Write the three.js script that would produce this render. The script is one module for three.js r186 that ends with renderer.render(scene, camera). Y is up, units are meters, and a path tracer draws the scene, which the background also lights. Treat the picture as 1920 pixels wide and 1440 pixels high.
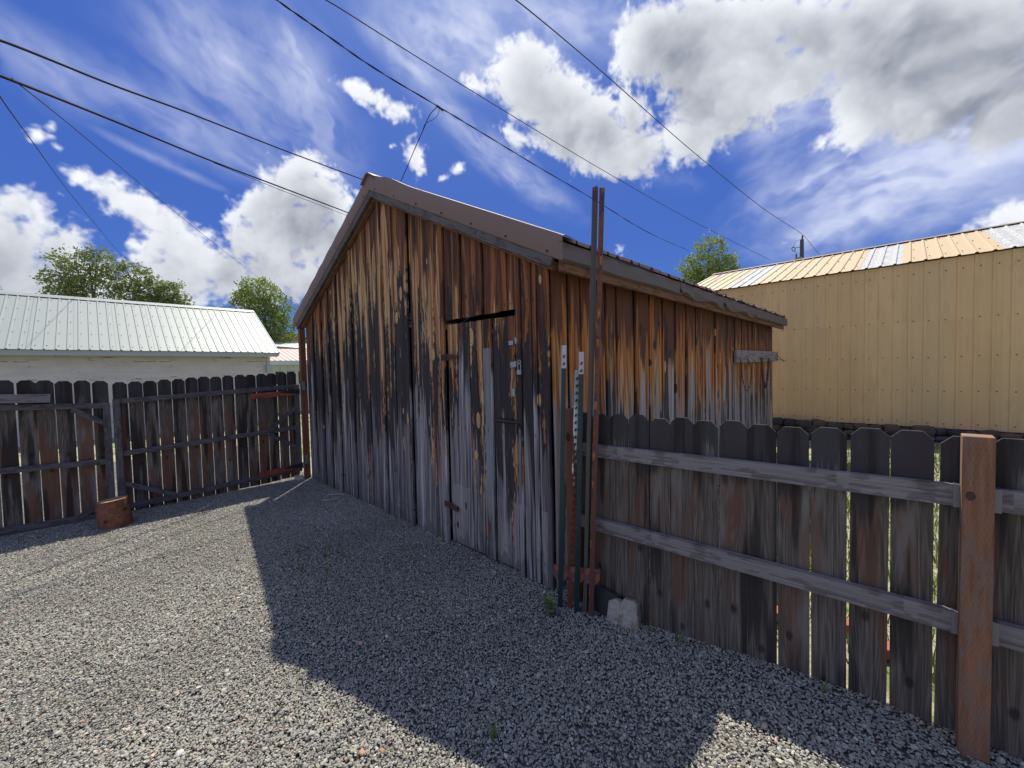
import * as THREE from 'three';
import { mergeGeometries } from 'three/addons/utils/BufferGeometryUtils.js';
import { RoundedBoxGeometry } from 'three/addons/geometries/RoundedBoxGeometry.js';

// ---------------------------------------------------------------- camera, sky, sun, exposure
const scene = new THREE.Scene();
const D2R = Math.PI / 180;
const camera = new THREE.PerspectiveCamera(86.9, 4 / 3, 0.05, 3000);
camera.position.set(2.031, 1.8, 2.541);
camera.rotation.set(-2.05 * D2R, 44.4 * D2R, -1.3 * D2R, 'YXZ');
const renderer = new THREE.WebGLRenderer({ antialias: true });
renderer.toneMapping = THREE.LinearToneMapping;
renderer.toneMappingExposure = 1.35;
renderer.shadowMap.enabled = true;

const SUN = new THREE.Vector3(-1.84, 4.2, -1.67).normalize();
const sun = new THREE.DirectionalLight(new THREE.Color().setRGB(1.0, 0.93, 0.80), 5.0);
sun.position.copy(SUN).multiplyScalar(40);
sun.castShadow = true;
sun.shadow.mapSize.set(4096, 4096);
Object.assign(sun.shadow.camera, { left: -22, right: 22, top: 22, bottom: -22, near: 1, far: 90 });
scene.add(sun, sun.target);

// ---------------------------------------------------------------- random numbers and noise
function rng(seed) { let s = seed >>> 0; return () => { s = (s + 0x6D2B79F5) >>> 0; let t = s; t = Math.imul(t ^ (t >>> 15), t | 1); t ^= t + Math.imul(t ^ (t >>> 7), t | 61); return ((t ^ (t >>> 14)) >>> 0) / 4294967296; }; }
const PERM = new Uint8Array(512), VAL = new Float32Array(256);
{ const r = rng(77); for (let i = 0; i < 256; i++) { PERM[i] = i; VAL[i] = r(); } for (let i = 255; i > 0; i--) { const j = Math.floor(r() * (i + 1)); [PERM[i], PERM[j]] = [PERM[j], PERM[i]]; } for (let i = 0; i < 256; i++) PERM[i + 256] = PERM[i]; }
function n2(x, y) {
  const xf = Math.floor(x), yf = Math.floor(y), xi = xf & 255, yi = yf & 255; x -= xf; y -= yf;
  const u = x * x * (3 - 2 * x), v = y * y * (3 - 2 * y), a = PERM[xi], b = PERM[(xi + 1) & 255];
  const p = VAL[PERM[a + yi]], q = VAL[PERM[b + yi]], y1 = (yi + 1) & 255, r = VAL[PERM[a + y1]], s = VAL[PERM[b + y1]];
  return (p + (q - p) * u) * (1 - v) + (r + (s - r) * u) * v;
}
function n3(x, y, z) {
  const zf = Math.floor(z), zi = zf & 255; z -= zf; const w = z * z * (3 - 2 * z);
  const xf = Math.floor(x), yf = Math.floor(y), xi = xf & 255, yi = yf & 255; x -= xf; y -= yf;
  const u = x * x * (3 - 2 * x), v = y * y * (3 - 2 * y), y1 = (yi + 1) & 255, z1 = (zi + 1) & 255, a = PERM[xi], b = PERM[(xi + 1) & 255];
  const aa = PERM[a + yi], ab = PERM[a + y1], ba = PERM[b + yi], bb = PERM[b + y1];
  const l = (q) => { const A = VAL[PERM[aa + q]], B = VAL[PERM[ba + q]], C = VAL[PERM[ab + q]], E = VAL[PERM[bb + q]]; return (A + (B - A) * u) * (1 - v) + (C + (E - C) * u) * v; };
  const l0 = l(zi), l1 = l(z1); return l0 + (l1 - l0) * w;
}
function fbm2(x, y, o) { let s = 0, a = 0.5, t = 0; for (let i = 0; i < o; i++) { s += a * n2(x, y); t += a; a *= 0.5; x = x * 2.03 + 17.7; y = y * 2.03 + 9.1; } return s / t; }
function fbm3(x, y, z, o) { let s = 0, a = 0.5, t = 0; for (let i = 0; i < o; i++) { s += a * n3(x, y, z); t += a; a *= 0.52; x = x * 2.07 + 11.3; y = y * 2.07 + 5.7; z = z * 2.07 + 3.1; } return s / t; }
const clamp = (x, a = 0, b = 1) => Math.min(b, Math.max(a, x));
const ss = (a, b, x) => { const t = clamp((x - a) / (b - a)); return t * t * (3 - 2 * t); };
const mix = (a, b, t) => a + (b - a) * t;

// ---------------------------------------------------------------- the sky: deep blue air, cumulus and high cirrus, by azimuth and elevation in degrees
// azimuth, elevation, radius along, radius across, turn, greyness of the core
const CUMULUS = [[-94.1,15.4,2.3,1.7,60.5,0.35],[-95.2,11.3,4.5,3.3,67.6,0.6],[-92.1,12.0,2.9,1.9,76.7,0.4],[-93.5,7.9,5.1,2.8,-168.6,0.55],[-90.2,9.8,2.1,1.7,63.4,0.4],[-90.4,18.8,1.2,1.0,177.7,0.15],[-88.4,17.9,1.7,1.5,-172.9,0.25],[-86.2,17.2,2.0,1.6,160.2,0.25],[-83.8,16.2,1.8,1.7,124.8,0.2],[-82.6,13.6,3.3,2.7,-170.9,0.3],[-83.8,10.4,4.2,2.5,-168.4,0.4],[-79.0,11.5,3.1,2.7,-143.3,0.45],[-86.4,13.4,0.9,0.4,171.2,0.1],[-86.9,8.1,2.8,1.6,-170.5,0.4],[-70.1,24.7,2.0,1.4,-159.2,0.1],[-72.0,22.1,3.3,2.3,-155.9,0.45],[-68.6,21.6,3.1,2.6,-132.0,0.55],[-74.8,19.6,3.0,2.1,-158.3,0.35],[-78.0,17.7,1.2,1.0,-128.7,0.1],[-77.5,15.5,2.0,1.6,57.5,0.1],[-71.4,17.7,5.4,3.4,-166.2,0.85],[-67.5,16.6,4.4,3.0,81.1,0.7],[-74.8,12.5,4.1,3.1,-163.3,0.35],[-70.5,11.3,4.7,2.5,-173.4,0.5],[-75.2,9.1,3.3,1.6,-174.3,0.45],[-93.0,21.4,0.7,0.5,-124.4,0.1],[-92.0,22.4,0.8,0.4,77.4,0.1],[-91.8,20.8,0.4,0.3,179.2,0.1],[-91.8,17.0,0.5,0.4,175.8,0],[-64.1,32.8,2.2,1.0,-179.8,0.05],[-62.0,32.1,2.1,1.0,168.9,0.05],[-58.4,31.4,1.7,1.2,-164.7,0.05],[-56.9,26.6,2.4,1.3,85.6,0.1],[-56.6,28.4,1.1,0.6,84.9,0],[-51.1,26.0,0.9,0.8,179.6,0],[-53.2,24.7,0.9,0.4,-159.8,0],[-64.3,22.3,1.2,0.7,-169.2,0],[-60.0,27.7,0.6,0.3,-170.4,0],[-41.0,36.7,2.8,2.0,175.4,0.1],[-43.5,37.7,1.6,1.1,178.5,0.05],[-48.0,34.3,2.0,1.0,171.4,0.1],[-40.6,33.5,5.1,2.6,162.7,0.3],[-36.2,31.9,4.9,3.0,154.0,0.45],[-36.3,29.0,5.1,2.7,151.6,0.4],[-32.0,29.7,4.9,2.7,142.4,0.55],[-30.7,26.0,4.8,2.0,155.1,0.4],[-27.5,30.2,2.6,2.0,101.5,0.35],[-43.3,29.0,2.7,1.4,141.2,0.0],[-26.5,26.6,3.1,2.2,161.8,0.4],[-24.7,36.6,3.8,2.6,154.9,0.3],[-26.7,34.7,2.6,2.1,144.1,0.15],[-20.7,33.3,5.0,3.6,147.1,0.75],[-21.9,36.4,4.7,2.4,159.7,0.45],[-15.6,35.1,4.7,2.3,154.9,0.45],[-17.7,29.3,5.0,3.4,149.7,0.85],[-20.7,26.4,3.3,2.6,143.8,0.3],[-13.2,31.6,4.0,2.0,153.7,0.4],[-11.6,35.1,3.3,1.6,150.7,0.2],[-14.8,29.8,3.2,1.7,148.5,0.4],[-12.1,28.1,2.5,1.2,-168.0,0.1],[-20.0,37.7,4.5,1.5,161.3,0.4],[-9.5,29.6,2.8,2.1,142.1,0.35],[-8.1,32.5,3.3,2.1,137.2,0.5],[-3.6,31.6,4.6,2.3,143.3,0.95],[1.4,29.8,6.8,2.6,146.3,1.0],[-0.4,27.1,5.1,3.0,159.6,0.8],[5.1,25.1,4.5,2.5,135.4,0.85],[-2.8,25.1,3.3,2.4,139.3,0.45],[2.5,23.0,4.7,2.5,167.2,0.95],[-4.4,22.9,2.2,1.4,-165.5,0.15],[0.4,21.7,2.4,1.4,169.6,0.6],[5.5,20.1,3.5,2.0,160.0,0.7],[-4.9,29.3,3.0,1.9,122.7,0.55],[-7.1,23.0,1.2,0.9,-157.3,0],[5.9,12.2,1.6,1.3,153.8,0.1],[3.7,11.8,1.1,0.6,-173.9,0.1],[6.6,12.8,1.0,0.7,137.6,0.05],[7.6,11.3,2.0,1.5,126.3,0.2],[-29.1,15.5,1.1,0.8,170.3,0.05],[-10.5,13.7,0.7,0.2,177.6,0]];
const CIRRUS = [[0.3,27.2,11.5,4.9,156.8,0.9],[-4.5,31.2,8.4,3.9,147.6,0.8],[4.8,20.4,6.5,3.7,163.6,0.85],[-9.0,25.3,5.2,3.2,-159.7,0.45],[-49.9,38.9,8.9,4.1,162.6,0.55],[-75.4,29.9,10.3,6.5,144.4,0.3],[-40.4,39.7,8.8,3.4,163.0,0.4],[-78.3,32.2,5.3,2.8,137.0,0.42],[-82.6,31.8,3.5,1.9,134.7,0.25],[-70.7,33.7,4.4,3.3,133.0,0.5],[-68.6,28.9,5.5,2.6,121.9,0.38],[-86.7,25.8,7.7,2.0,158.4,0.32],[-78.7,24.8,9.4,1.8,156.8,0.28],[-84.0,21.8,4.1,0.5,164.2,0.4],[-93.0,26.6,3.8,2.1,142.1,0.3],[-52.8,38.3,6.0,3.4,157.8,0.6],[-57.8,36.1,5.2,1.6,145.9,0.5],[-47.7,39.4,4.2,3.1,143.3,0.45],[-50.2,30.7,8.6,1.5,147.6,0.45],[-43.7,25.1,8.4,1.5,146.8,0.4],[-40.1,23.8,4.7,1.4,150.4,0.35],[-36.0,39.8,5.9,2.1,152.9,0.4],[-29.0,39.0,4.9,2.4,165.9,0.45],[-6.2,19.5,9.2,3.3,-161.8,0.5],[-0.3,17.8,9.1,3.9,-179.4,0.75],[-2.3,14.9,9.9,3.2,-174.6,0.6],[3.9,17.8,6.2,2.6,169.5,0.7],[-10.0,22.6,4.6,2.3,-147.6,0.35],[4.9,13.4,4.8,1.9,-177.4,0.5],[-6.2,14.3,6.4,1.7,-167.7,0.4],[-23.3,23.2,3.8,1.1,151.7,0.2],[-12.6,25.3,3.5,1.4,-164.2,0.4]];
function makeSky(W, H) {
  const data = new Float32Array(W * H * 4);
  const prep = (list) => list.map(([az, el, ra, rb, t, g]) => ({ az, el, c: Math.cos(el * D2R), ra, rb, cs: Math.cos(t * D2R), sn: Math.sin(t * D2R), g, R: 1.85 * Math.max(ra, rb), t: t * D2R }));
  const cu = prep(CUMULUS), ci = prep(CIRRUS);
  const cell = 3, bins = new Map(), cbins = new Map();
  const fill = (list, m) => list.forEach((b) => { const ww = b.R / b.c; for (let e = Math.floor((b.el - b.R) / cell); e <= Math.floor((b.el + b.R) / cell); e++) for (let a = Math.floor((b.az - ww) / cell); a <= Math.floor((b.az + ww) / cell); a++) { const k = e * 1000 + a; if (!m.has(k)) m.set(k, []); m.get(k).push(b); } });
  fill(cu, bins); fill(ci, cbins);
  const none = [], MS = [0, 0];
  const low3 = (x, y, z) => { const w = n3(x * 9, y * 9, z * 9) - 0.5; return fbm3(x * 15 + w * 2, y * 15 - w * 1.6, z * 15 + w, 4); };
  const mass = (az, el, x, y, z, out) => {
    let D = 0, gs = 0, gw = 1e-6;
    for (const q of bins.get(Math.floor(el / cell) * 1000 + Math.floor(az / cell)) ?? none) {
      const da = (az - q.az) * q.c, de = el - q.el, u = (da * q.cs + de * q.sn) / q.ra, v = (-da * q.sn + de * q.cs) / q.rb, rr = Math.sqrt(u * u + v * v);
      if (rr > 1.8) continue;
      const f = (1.8 - rr) * (0.62 + 0.38 * ss(0.5, 2.2, q.rb)); D = Math.max(D, f) + 0.16 * Math.min(D, f); const w = f * f * f; gs += w * q.g; gw += w;
    }
    MS[0] = D; MS[1] = gs / gw;
    if (out > 0) { const q = fbm3(x * 2.6 + 9, y * 4.2, z * 2.6, 4), Dg = clamp((q - 0.40) * 7, 0, 1.6) * out; if (Dg > D) { MS[0] = Dg; MS[1] = 0.25; } }
  };
  for (let j = 0; j < H; j++) {
    const el = ((j + 0.5) / H - 0.5) * Math.PI, eld = el / D2R, ce = Math.cos(el), y = Math.sin(el);
    for (let i = 0; i < W; i++) {
      const o = (j * W + i) * 4; data[o + 3] = 1;
      if (eld < -1.5) { data[o] = 0.2; data[o + 1] = 0.2; data[o + 2] = 0.19; continue; }
      const phi = ((i + 0.5) / W - 0.5) * 2 * Math.PI, x = ce * Math.cos(phi), z = ce * Math.sin(phi);
      const az = Math.atan2(x, -z) / D2R;
      // clear air
      const h = clamp(y), low = Math.exp(-h * 7);
      const ang = Math.acos(clamp(x * SUN.x + y * SUN.y + z * SUN.z, -1, 1)) / D2R, glow = Math.exp(-ang * ang / 500);
      let r = 0.040 + 0.068 * low + 0.16 * glow, g = 0.102 + 0.135 * low + 0.18 * glow, b = 0.395 + 0.145 * low + 0.16 * glow;
      // outside the mapped part the sky goes on with the same two kinds of cloud
      const dAz = Math.max(0, Math.max(-97 - az, az - 9)), dEl = Math.max(0, eld - 40), out = ss(0, 8, Math.hypot(Math.min(dAz, 360) * ce, dEl));
      // cirrus
      let ca = 0;
      for (const q of cbins.get(Math.floor(eld / cell) * 1000 + Math.floor(az / cell)) ?? none) {
        const da = (az - q.az) * q.c, de = eld - q.el, u = (da * q.cs + de * q.sn), v = (-da * q.sn + de * q.cs), rr = (u * u) / (q.ra * q.ra) + (v * v) / (q.rb * q.rb);
        if (rr > 2.3) continue;
        const f = Math.exp(-rr * 1.3) * ss(2.3, 1.4, rr), bend = fbm2(u * 0.35 + 7, v * 0.45 + q.az, 3) * 3, st = fbm2(u * 0.2 + q.az, v * 0.9 + bend + q.el, 6), soft = fbm2(u * 0.45 + 3, v * 0.5 + q.el, 4);
        ca = 1 - (1 - ca) * (1 - clamp(q.g * f * (0.2 + 0.75 * ss(0.3, 0.75, st) + 0.5 * ss(0.35, 0.75, soft)), 0, 0.8));
      }
      if (out > 0) { const st = fbm3(x * 2 + 3, y * 9, z * 5, 5); ca = Math.max(ca, out * 0.6 * ss(0.42, 0.75, st)); }
      ca = clamp(ca, 0, 0.85);
      r = mix(r, 0.56, ca); g = mix(g, 0.60, ca); b = mix(b, 0.74, ca);
      // cumulus: puffs with a ragged rim; the sun's way through the cloud sets how bright each spot is
      mass(az, eld, x, y, z, out);
      const D = MS[0], grey = MS[1];
      if (D > 0.05) {
        const nl = low3(x, y, z), nh = fbm3(x * 44 + nl * 5, y * 44, z * 44 - nl * 5, 6), n9 = fbm3(x * 130, y * 130, z * 130, 4), dens = D + (nl - 0.5) * 1.2 + (nh - 0.5) * 1.3 + (n9 - 0.5) * 0.7;
        const a = ss(0.50, 1.25, dens);
        if (a > 0.003) {
          let tau = 0;
          for (let k = 1; k <= 5; k++) {
            const st = 0.012 * k * (0.8 + 0.25 * k), X = x + SUN.x * st, Y = y + SUN.y * st, Z = z + SUN.z * st, L = 1 / Math.hypot(X, Y, Z), xx = X * L, yy = Y * L, zz = Z * L;
            mass(Math.atan2(xx, -zz) / D2R, Math.asin(yy) / D2R, xx, yy, zz, out);
            const q = MS[0] + (low3(xx, yy, zz) - 0.5) * 1.2 + (k < 4 ? (fbm3(xx * 44, yy * 44, zz * 44, 2) - 0.5) * 0.7 : 0) - 0.62; if (q > 0) tau += Math.min(q, 1.2);
          }
          const own = Math.max(0, dens - 0.8);
          const T = Math.exp(-(tau * 0.15 + own * 0.19) * (0.4 + 0.95 * grey)), k = clamp((1 - T) * (1 + (0.5 - nl) * 1.5) + (0.5 - nh) * 0.30 + 0.02);
          r = mix(r, mix(0.74, 0.155, k), a); g = mix(g, mix(0.76, 0.175, k), a); b = mix(b, mix(0.80, 0.23, k), a);
        }
      }
      data[o] = r; data[o + 1] = g; data[o + 2] = b;
    }
  }
  const t = new THREE.DataTexture(data, W, H, THREE.RGBAFormat, THREE.FloatType);
  t.mapping = THREE.EquirectangularReflectionMapping; t.magFilter = THREE.LinearFilter; t.minFilter = THREE.LinearFilter; t.needsUpdate = true;
  return t;
}
const sky = makeSky(4096, 2048);
scene.background = sky;
scene.environment = sky;

// ---------------------------------------------------------------- helpers
const taken = new Map();
function numbered(name) { const n = taken.get(name) ?? 0; taken.set(name, n + 1); return n ? name + '_' + String(n).padStart(3, '0') : name; }
function part(name, geo, mat, parent) { const m = new THREE.Mesh(geo, mat); m.name = name; m.castShadow = m.receiveShadow = true; parent.add(m); return m; }
function subgroup(name, parent) { const g = new THREE.Group(); g.name = name; parent.add(g); return g; }
function thing(name, label, category, pos = [0, 0, 0], group) { const g = new THREE.Group(); g.name = numbered(name); g.position.set(...pos); g.userData = { label, category }; if (group) g.userData.group = group; scene.add(g); return g; }
function single(name, label, category, geo, mat, pos = [0, 0, 0], group) { const m = new THREE.Mesh(geo, mat); m.name = numbered(name); m.castShadow = m.receiveShadow = true; m.position.set(...pos); m.userData = { label, category }; if (group) m.userData.group = group; scene.add(m); return m; }
function setting(name, geo, mat, label, category) { const m = new THREE.Mesh(geo, mat); m.name = name; m.receiveShadow = m.castShadow = true; m.userData = { kind: 'structure', label, category }; scene.add(m); return m; }
function box(x0, x1, y0, y1, z0, z1, sx = 1, sy = 1, sz = 1) { const g = new THREE.BoxGeometry(x1 - x0, y1 - y0, z1 - z0, sx, sy, sz); g.translate((x0 + x1) / 2, (y0 + y1) / 2, (z0 + z1) / 2); return g; }
function ridgeCap(slope, half, L) { const s = new THREE.Shape(), t = 0.008, d = slope * half; [[-half, -d - t], [-half, -d], [0, 0], [half, -d], [half, -d - t], [0, -t]].forEach(([x, y], i) => (i ? s.lineTo(x, y) : s.moveTo(x, y))); return new THREE.ExtrudeGeometry(s, { depth: L, bevelEnabled: false }); }
function warp(g, f) { const p = g.attributes.position, v = [0, 0, 0]; for (let i = 0; i < p.count; i++) { v[0] = p.getX(i); v[1] = p.getY(i); v[2] = p.getZ(i); f(v); p.setXYZ(i, v[0], v[1], v[2]); } g.computeVertexNormals(); return g; }
function setUV(g, f) { const p = g.attributes.position, uv = g.attributes.uv; for (let i = 0; i < p.count; i++) { const [u, v] = f(p.getX(i), p.getY(i), p.getZ(i)); uv.setXY(i, u, v); } return g; }
function flatGeo(tris) { const g = new THREE.BufferGeometry(); g.setAttribute('position', new THREE.Float32BufferAttribute(tris, 3)); g.setAttribute('uv', new THREE.Float32BufferAttribute(new Float32Array(tris.length / 3 * 2), 2)); g.computeVertexNormals(); return g; }
function beam(a, b, w, t, up = [0, 1, 0]) { const A = new THREE.Vector3(...a), B = new THREE.Vector3(...b), d = B.clone().sub(A), L = d.length(), g = new THREE.BoxGeometry(L, w, t); setUV(g, (x, y, z) => [x / 1.2 + 0.37 * (a[0] + a[1]), (y + z * 0.7) / 0.3 + a[2] * 0.71]); const X = d.normalize(), Z = new THREE.Vector3().crossVectors(X, new THREE.Vector3(...up)).normalize(), Y = new THREE.Vector3().crossVectors(Z, X); g.applyMatrix4(new THREE.Matrix4().makeBasis(X, Y, Z)); g.translate((a[0] + b[0]) / 2, (a[1] + b[1]) / 2, (a[2] + b[2]) / 2); return g; }
const LIN2S = new Uint8Array(4097); for (let i = 0; i <= 4096; i++) { const c = i / 4096; LIN2S[i] = Math.round(255 * (c <= 0.0031308 ? 12.92 * c : 1.055 * Math.pow(c, 1 / 2.4) - 0.055)); }
function makeTex(w, h, fn, wrap = true) {
  const d = new Uint8Array(w * h * 4), c = [0, 0, 0];
  for (let j = 0; j < h; j++) for (let i = 0; i < w; i++) { fn((i + 0.5) / w, (j + 0.5) / h, c); const o = (j * w + i) * 4; for (let k = 0; k < 3; k++) d[o + k] = LIN2S[Math.round(clamp(c[k]) * 4096)]; d[o + 3] = 255; }
  const t = new THREE.DataTexture(d, w, h); t.colorSpace = THREE.SRGBColorSpace; t.magFilter = THREE.LinearFilter; t.minFilter = THREE.LinearMipmapLinearFilter; t.generateMipmaps = true;
  t.wrapS = t.wrapT = wrap ? THREE.RepeatWrapping : THREE.ClampToEdgeWrapping; t.needsUpdate = true; return t;
}
const lin = (r, g, b) => new THREE.Color().setRGB(r, g, b);
const paint = (rgb, rough = 0.8, extra = {}) => new THREE.MeshStandardMaterial({ color: lin(...rgb), roughness: rough, ...extra });
const set3 = (c, a) => { c[0] = a[0]; c[1] = a[1]; c[2] = a[2]; };
const blend = (c, a, t) => { c[0] += (a[0] - c[0]) * t; c[1] += (a[1] - c[1]) * t; c[2] += (a[2] - c[2]) * t; };
const mul = (c, t) => { c[0] *= t; c[1] *= t; c[2] *= t; };

// ---------------------------------------------------------------- wood of the shed: weathered boards
const roofY = (x) => 4.19 - 0.497 * Math.abs(x + 2.70);
const FRONT = [-5.37, -5.06, -4.98, -4.74, -4.66, -4.45, -4.37, -4.11, -4.04, -3.77, -3.61, -3.54, -3.30, -3.09, -2.75, -2.66, -2.41, -2.12, -2.05, -1.80, -1.46, -1.385];
const OVERDOOR = [-1.385, -1.24, -1.11, -0.89, -0.786, -0.58, -0.458, -0.373];
const DOOR = [-1.375, -1.02, -0.80, -0.69, -0.398];
const RIGHT = [-0.373, -0.30, -0.184, -0.121, -0.004];
const SIDE = [0.004, -0.20, -0.36, -0.60, -0.775, -0.967, -1.332, -1.656, -1.993, -2.34, -2.664, -2.987, -3.34, -3.727, -4.03, -4.339, -4.68, -5.048, -5.388, -5.691, -6.079, -6.426, -6.796, -7.24];
const TAN = [0.56, 0.35, 0.165], PALE = [0.64, 0.48, 0.29], REDB = [0.10, 0.033, 0.018], ORNG = [0.40, 0.14, 0.036], BLK = [0.018, 0.017, 0.021], GREY = [0.25, 0.232, 0.235], SILV = [0.40, 0.385, 0.39], DGRY = [0.10, 0.094, 0.10];
const boardId = (list, x, y) => { for (let i = 0; i + 1 < list.length; i++) { const a = list[i], b = list[i + 1]; if ((x - a) * (x - b) <= 0) return i; } return list.length; };
const KNOTS = []; { const r = rng(5); for (let i = 0; i < 46; i++) KNOTS.push([-5.4 + r() * 5.4, 0.2 + r() * 3.6, 0.009 + r() * 0.013, 0.016 + r() * 0.034, 0.28 + 0.72 * r()]); }
KNOTS.push([-1.0, 2.12, 0.045, 0.10, 0.3], [-0.93, 1.32, 0.03, 0.085, 0.3], [-0.98, 0.98, 0.03, 0.05, 0.3], [-1.62, 1.98, 0.03, 0.07, 0.3], [-2.36, 2.45, 0.03, 0.075, 0.3], [-2.25, 2.72, 0.03, 0.09, 0.3], [-0.13, 1.55, 0.022, 0.06, 0.3], [-2.15, 1.25, 0.035, 0.08, 0.3]);
function knotAt(x, y, c, list) {
  for (const k of list) { const dx = (x - k[0]) / k[2], dy = (y - k[1]) / k[3]; if (dx > 2.2 || dx < -2.2 || dy > 2 || dy < -2) continue; const rr = dx * dx + dy * dy;
    if (rr < 1) { const ring = 0.5 + 0.5 * Math.sin(Math.sqrt(rr) * 16 + k[4] * 6); if (k[4] < 0.35) { set3(c, TAN); mul(c, 0.65 + 0.5 * ring); } else { set3(c, [0.05, 0.03, 0.02]); mul(c, 0.6 + 0.8 * ring); } if (rr > 0.8) mul(c, 0.5); } }
}
const frontTex = makeTex(2048, 2048, (u, v, c) => {
  const x = -5.55 + u * 5.75, y = v * 4.3;
  let id = boardId(FRONT, x), off;
  if (x > -0.373) id = 60 + boardId(RIGHT, x); else if (x > -1.385) id = y > 2.29 ? 30 + boardId(OVERDOOR, x) : 45 + boardId(DOOR, x);
  const h1 = n2(id * 7.31 + 0.5, 3.5), h2 = n2(id * 3.77 + 0.5, 21.5), h3 = n2(id * 5.13 + 0.5, 47.5), h4 = n2(id * 9.7 + 0.5, 88.5);
  const wob = (fbm2(x * 3 + id, y * 0.9 + id * 3, 3) - 0.5) * 0.09, gx = x + wob;
  const coarse = fbm2(gx * 26 + id * 13, y * 0.55 + id * 5, 4), fine = fbm2(gx * 150 + id, y * 2.2, 3), blotch = fbm2(gx * 13 + id * 3.3, y * 3.1, 5), hair = n2(gx * 420, y * 5);
  const d = roofY(x) - y, right = ss(-2.4, -0.9, x);
  // bare wood
  set3(c, TAN); blend(c, PALE, ss(0.45, 0.7, coarse) * 0.8); mul(c, 0.38 + 1.05 * fine * (0.55 + 0.9 * hair));
  const brown = fbm2(gx * 30 + id * 9, y * 0.6 + 40, 4);
  blend(c, [0.27, 0.10, 0.034], ss(0.44, 0.56, brown + 0.12 * right + 0.2 * (h1 - 0.5)) * 0.85);
  blend(c, [0.36, 0.17, 0.075], right * 0.6 * ss(0.35, 0.6, coarse));
  // the old stain that survived under the roof edge
  const stain = ss(-0.05, 0.09, (0.80 + 0.4 * right * (0.4 + h2) + 0.5 * (h1 - 0.5)) + (coarse - 0.5) * 1.8 + (blotch - 0.5) * 0.5 - d);
  if (stain > 0) { const q = [0, 0, 0]; set3(q, REDB); blend(q, [0.30, 0.115, 0.036], ss(0.40, 0.62, fbm2(gx * 24 + id * 5, y * 0.8 + 70, 4)) * (0.55 + 0.45 * h4)); blend(q, [0.022, 0.012, 0.010], ss(0.50, 0.64, fbm2(gx * 15 + id * 3, y * 1.3 + 20, 4)) * 0.85); mul(q, 0.3 + 1.4 * fine); blend(c, q, stain * 0.95); }
  // black mildew in ragged runs along the grain: matter seen in the photograph, thickest on the middle of the boards
  const lowness = ss(3.3, 1.3, y + 0.7 * (h3 - 0.5)), run = fbm2(gx * 17 + id * 21, y * 0.36 + id * 2, 4);
  const bl = ss(0.015, 0.07, lowness * 0.64 + (run - 0.5) * 1.8 + (blotch - 0.5) * 0.8 + (n2(gx * 130, y * 24) - 0.5) * 0.34 + (hair - 0.5) * 0.16 - 0.12 + (h4 - 0.5) * 0.55 - 0.3 * stain - 0.22 * ss(2.6, 3.5, y) - 0.22 * right * ss(1.6, 2.1, y));
  blend(c, [BLK[0] * (0.5 + 1.7 * fine), BLK[1] * (0.5 + 1.7 * fine), BLK[2] * (0.5 + 1.7 * fine)], bl * 0.97);
  // silver grey weathering, which eats the black away from below in streaks
  const gr = ss(-0.05, 0.16, 1.2 + 0.8 * (h2 - 0.5) + (run - 0.5) * 1.8 + (coarse - 0.5) * 1.3 + (blotch - 0.5) * 0.6 - y * 0.93);
  if (gr > 0) { const q = [0, 0, 0]; set3(q, DGRY); blend(q, GREY, ss(0.36, 0.62, coarse * 0.6 + fine * 0.4)); blend(q, SILV, ss(0.58, 0.78, coarse) * 0.85); mul(q, (0.35 + 1.4 * fine) * (0.65 + 0.9 * h3)); blend(c, q, gr * 0.95); }
  if ((x > -1.385 && x < -0.05) && y < 0.62 + 0.03 * n2(x * 9, 2)) blend(c, [0.34, 0.315, 0.285], 0.5 * ss(0.3, 0.6, blotch));
  if (x > -0.82 && x < -0.70 && h1 >= 0 && id >= 45 && id < 60 && y < 2) { const g2 = [0.24, 0.255, 0.28]; mul(g2, 0.6 + 0.7 * fine); if (y > 0.55) blend(c, g2, 0.8); }
  // splash dirt with ragged edge at the ground
  blend(c, [0.10, 0.09, 0.07], 0.6 * ss(0.02, 0.06, 0.13 + (blotch - 0.5) * 0.4 - y));
  knotAt(gx, y, c, KNOTS);
  // nail heads with a little rust below
  for (const ny of [0.2, 1.24, 2.36]) { const dx = ((x * 9.1 + id * 0.37) % 1 + 1) % 1 - 0.5, dy = y - ny - 0.02 * h1; if (Math.abs(dx) < 0.05 && dy < 0.006 && dy > -0.03 * h2 - 0.006) mul(c, 0.3); }
  // drying cracks
  const cr = n2(gx * 90 + id * 31, y * 0.5 + id); if (cr > 0.80) mul(c, 1 - 0.8 * ss(0.80, 0.88, cr));
  // a smear of red paint on the door
  const rx = (x + 0.785 - 0.03 * (y - 0.28) * 8) / 0.022, ry = (y - 0.29) / 0.085; if (rx * rx + ry * ry + (blotch - 0.5) < 1) blend(c, [0.22, 0.035, 0.025], 0.75);
}, false);
const KNOTS2 = []; { const r = rng(9); for (let i = 0; i < 50; i++) KNOTS2.push([-r() * 7.2, 0.4 + r() * 2.1, 0.02 + r() * 0.02, 0.03 + r() * 0.05, r()]); }
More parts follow.
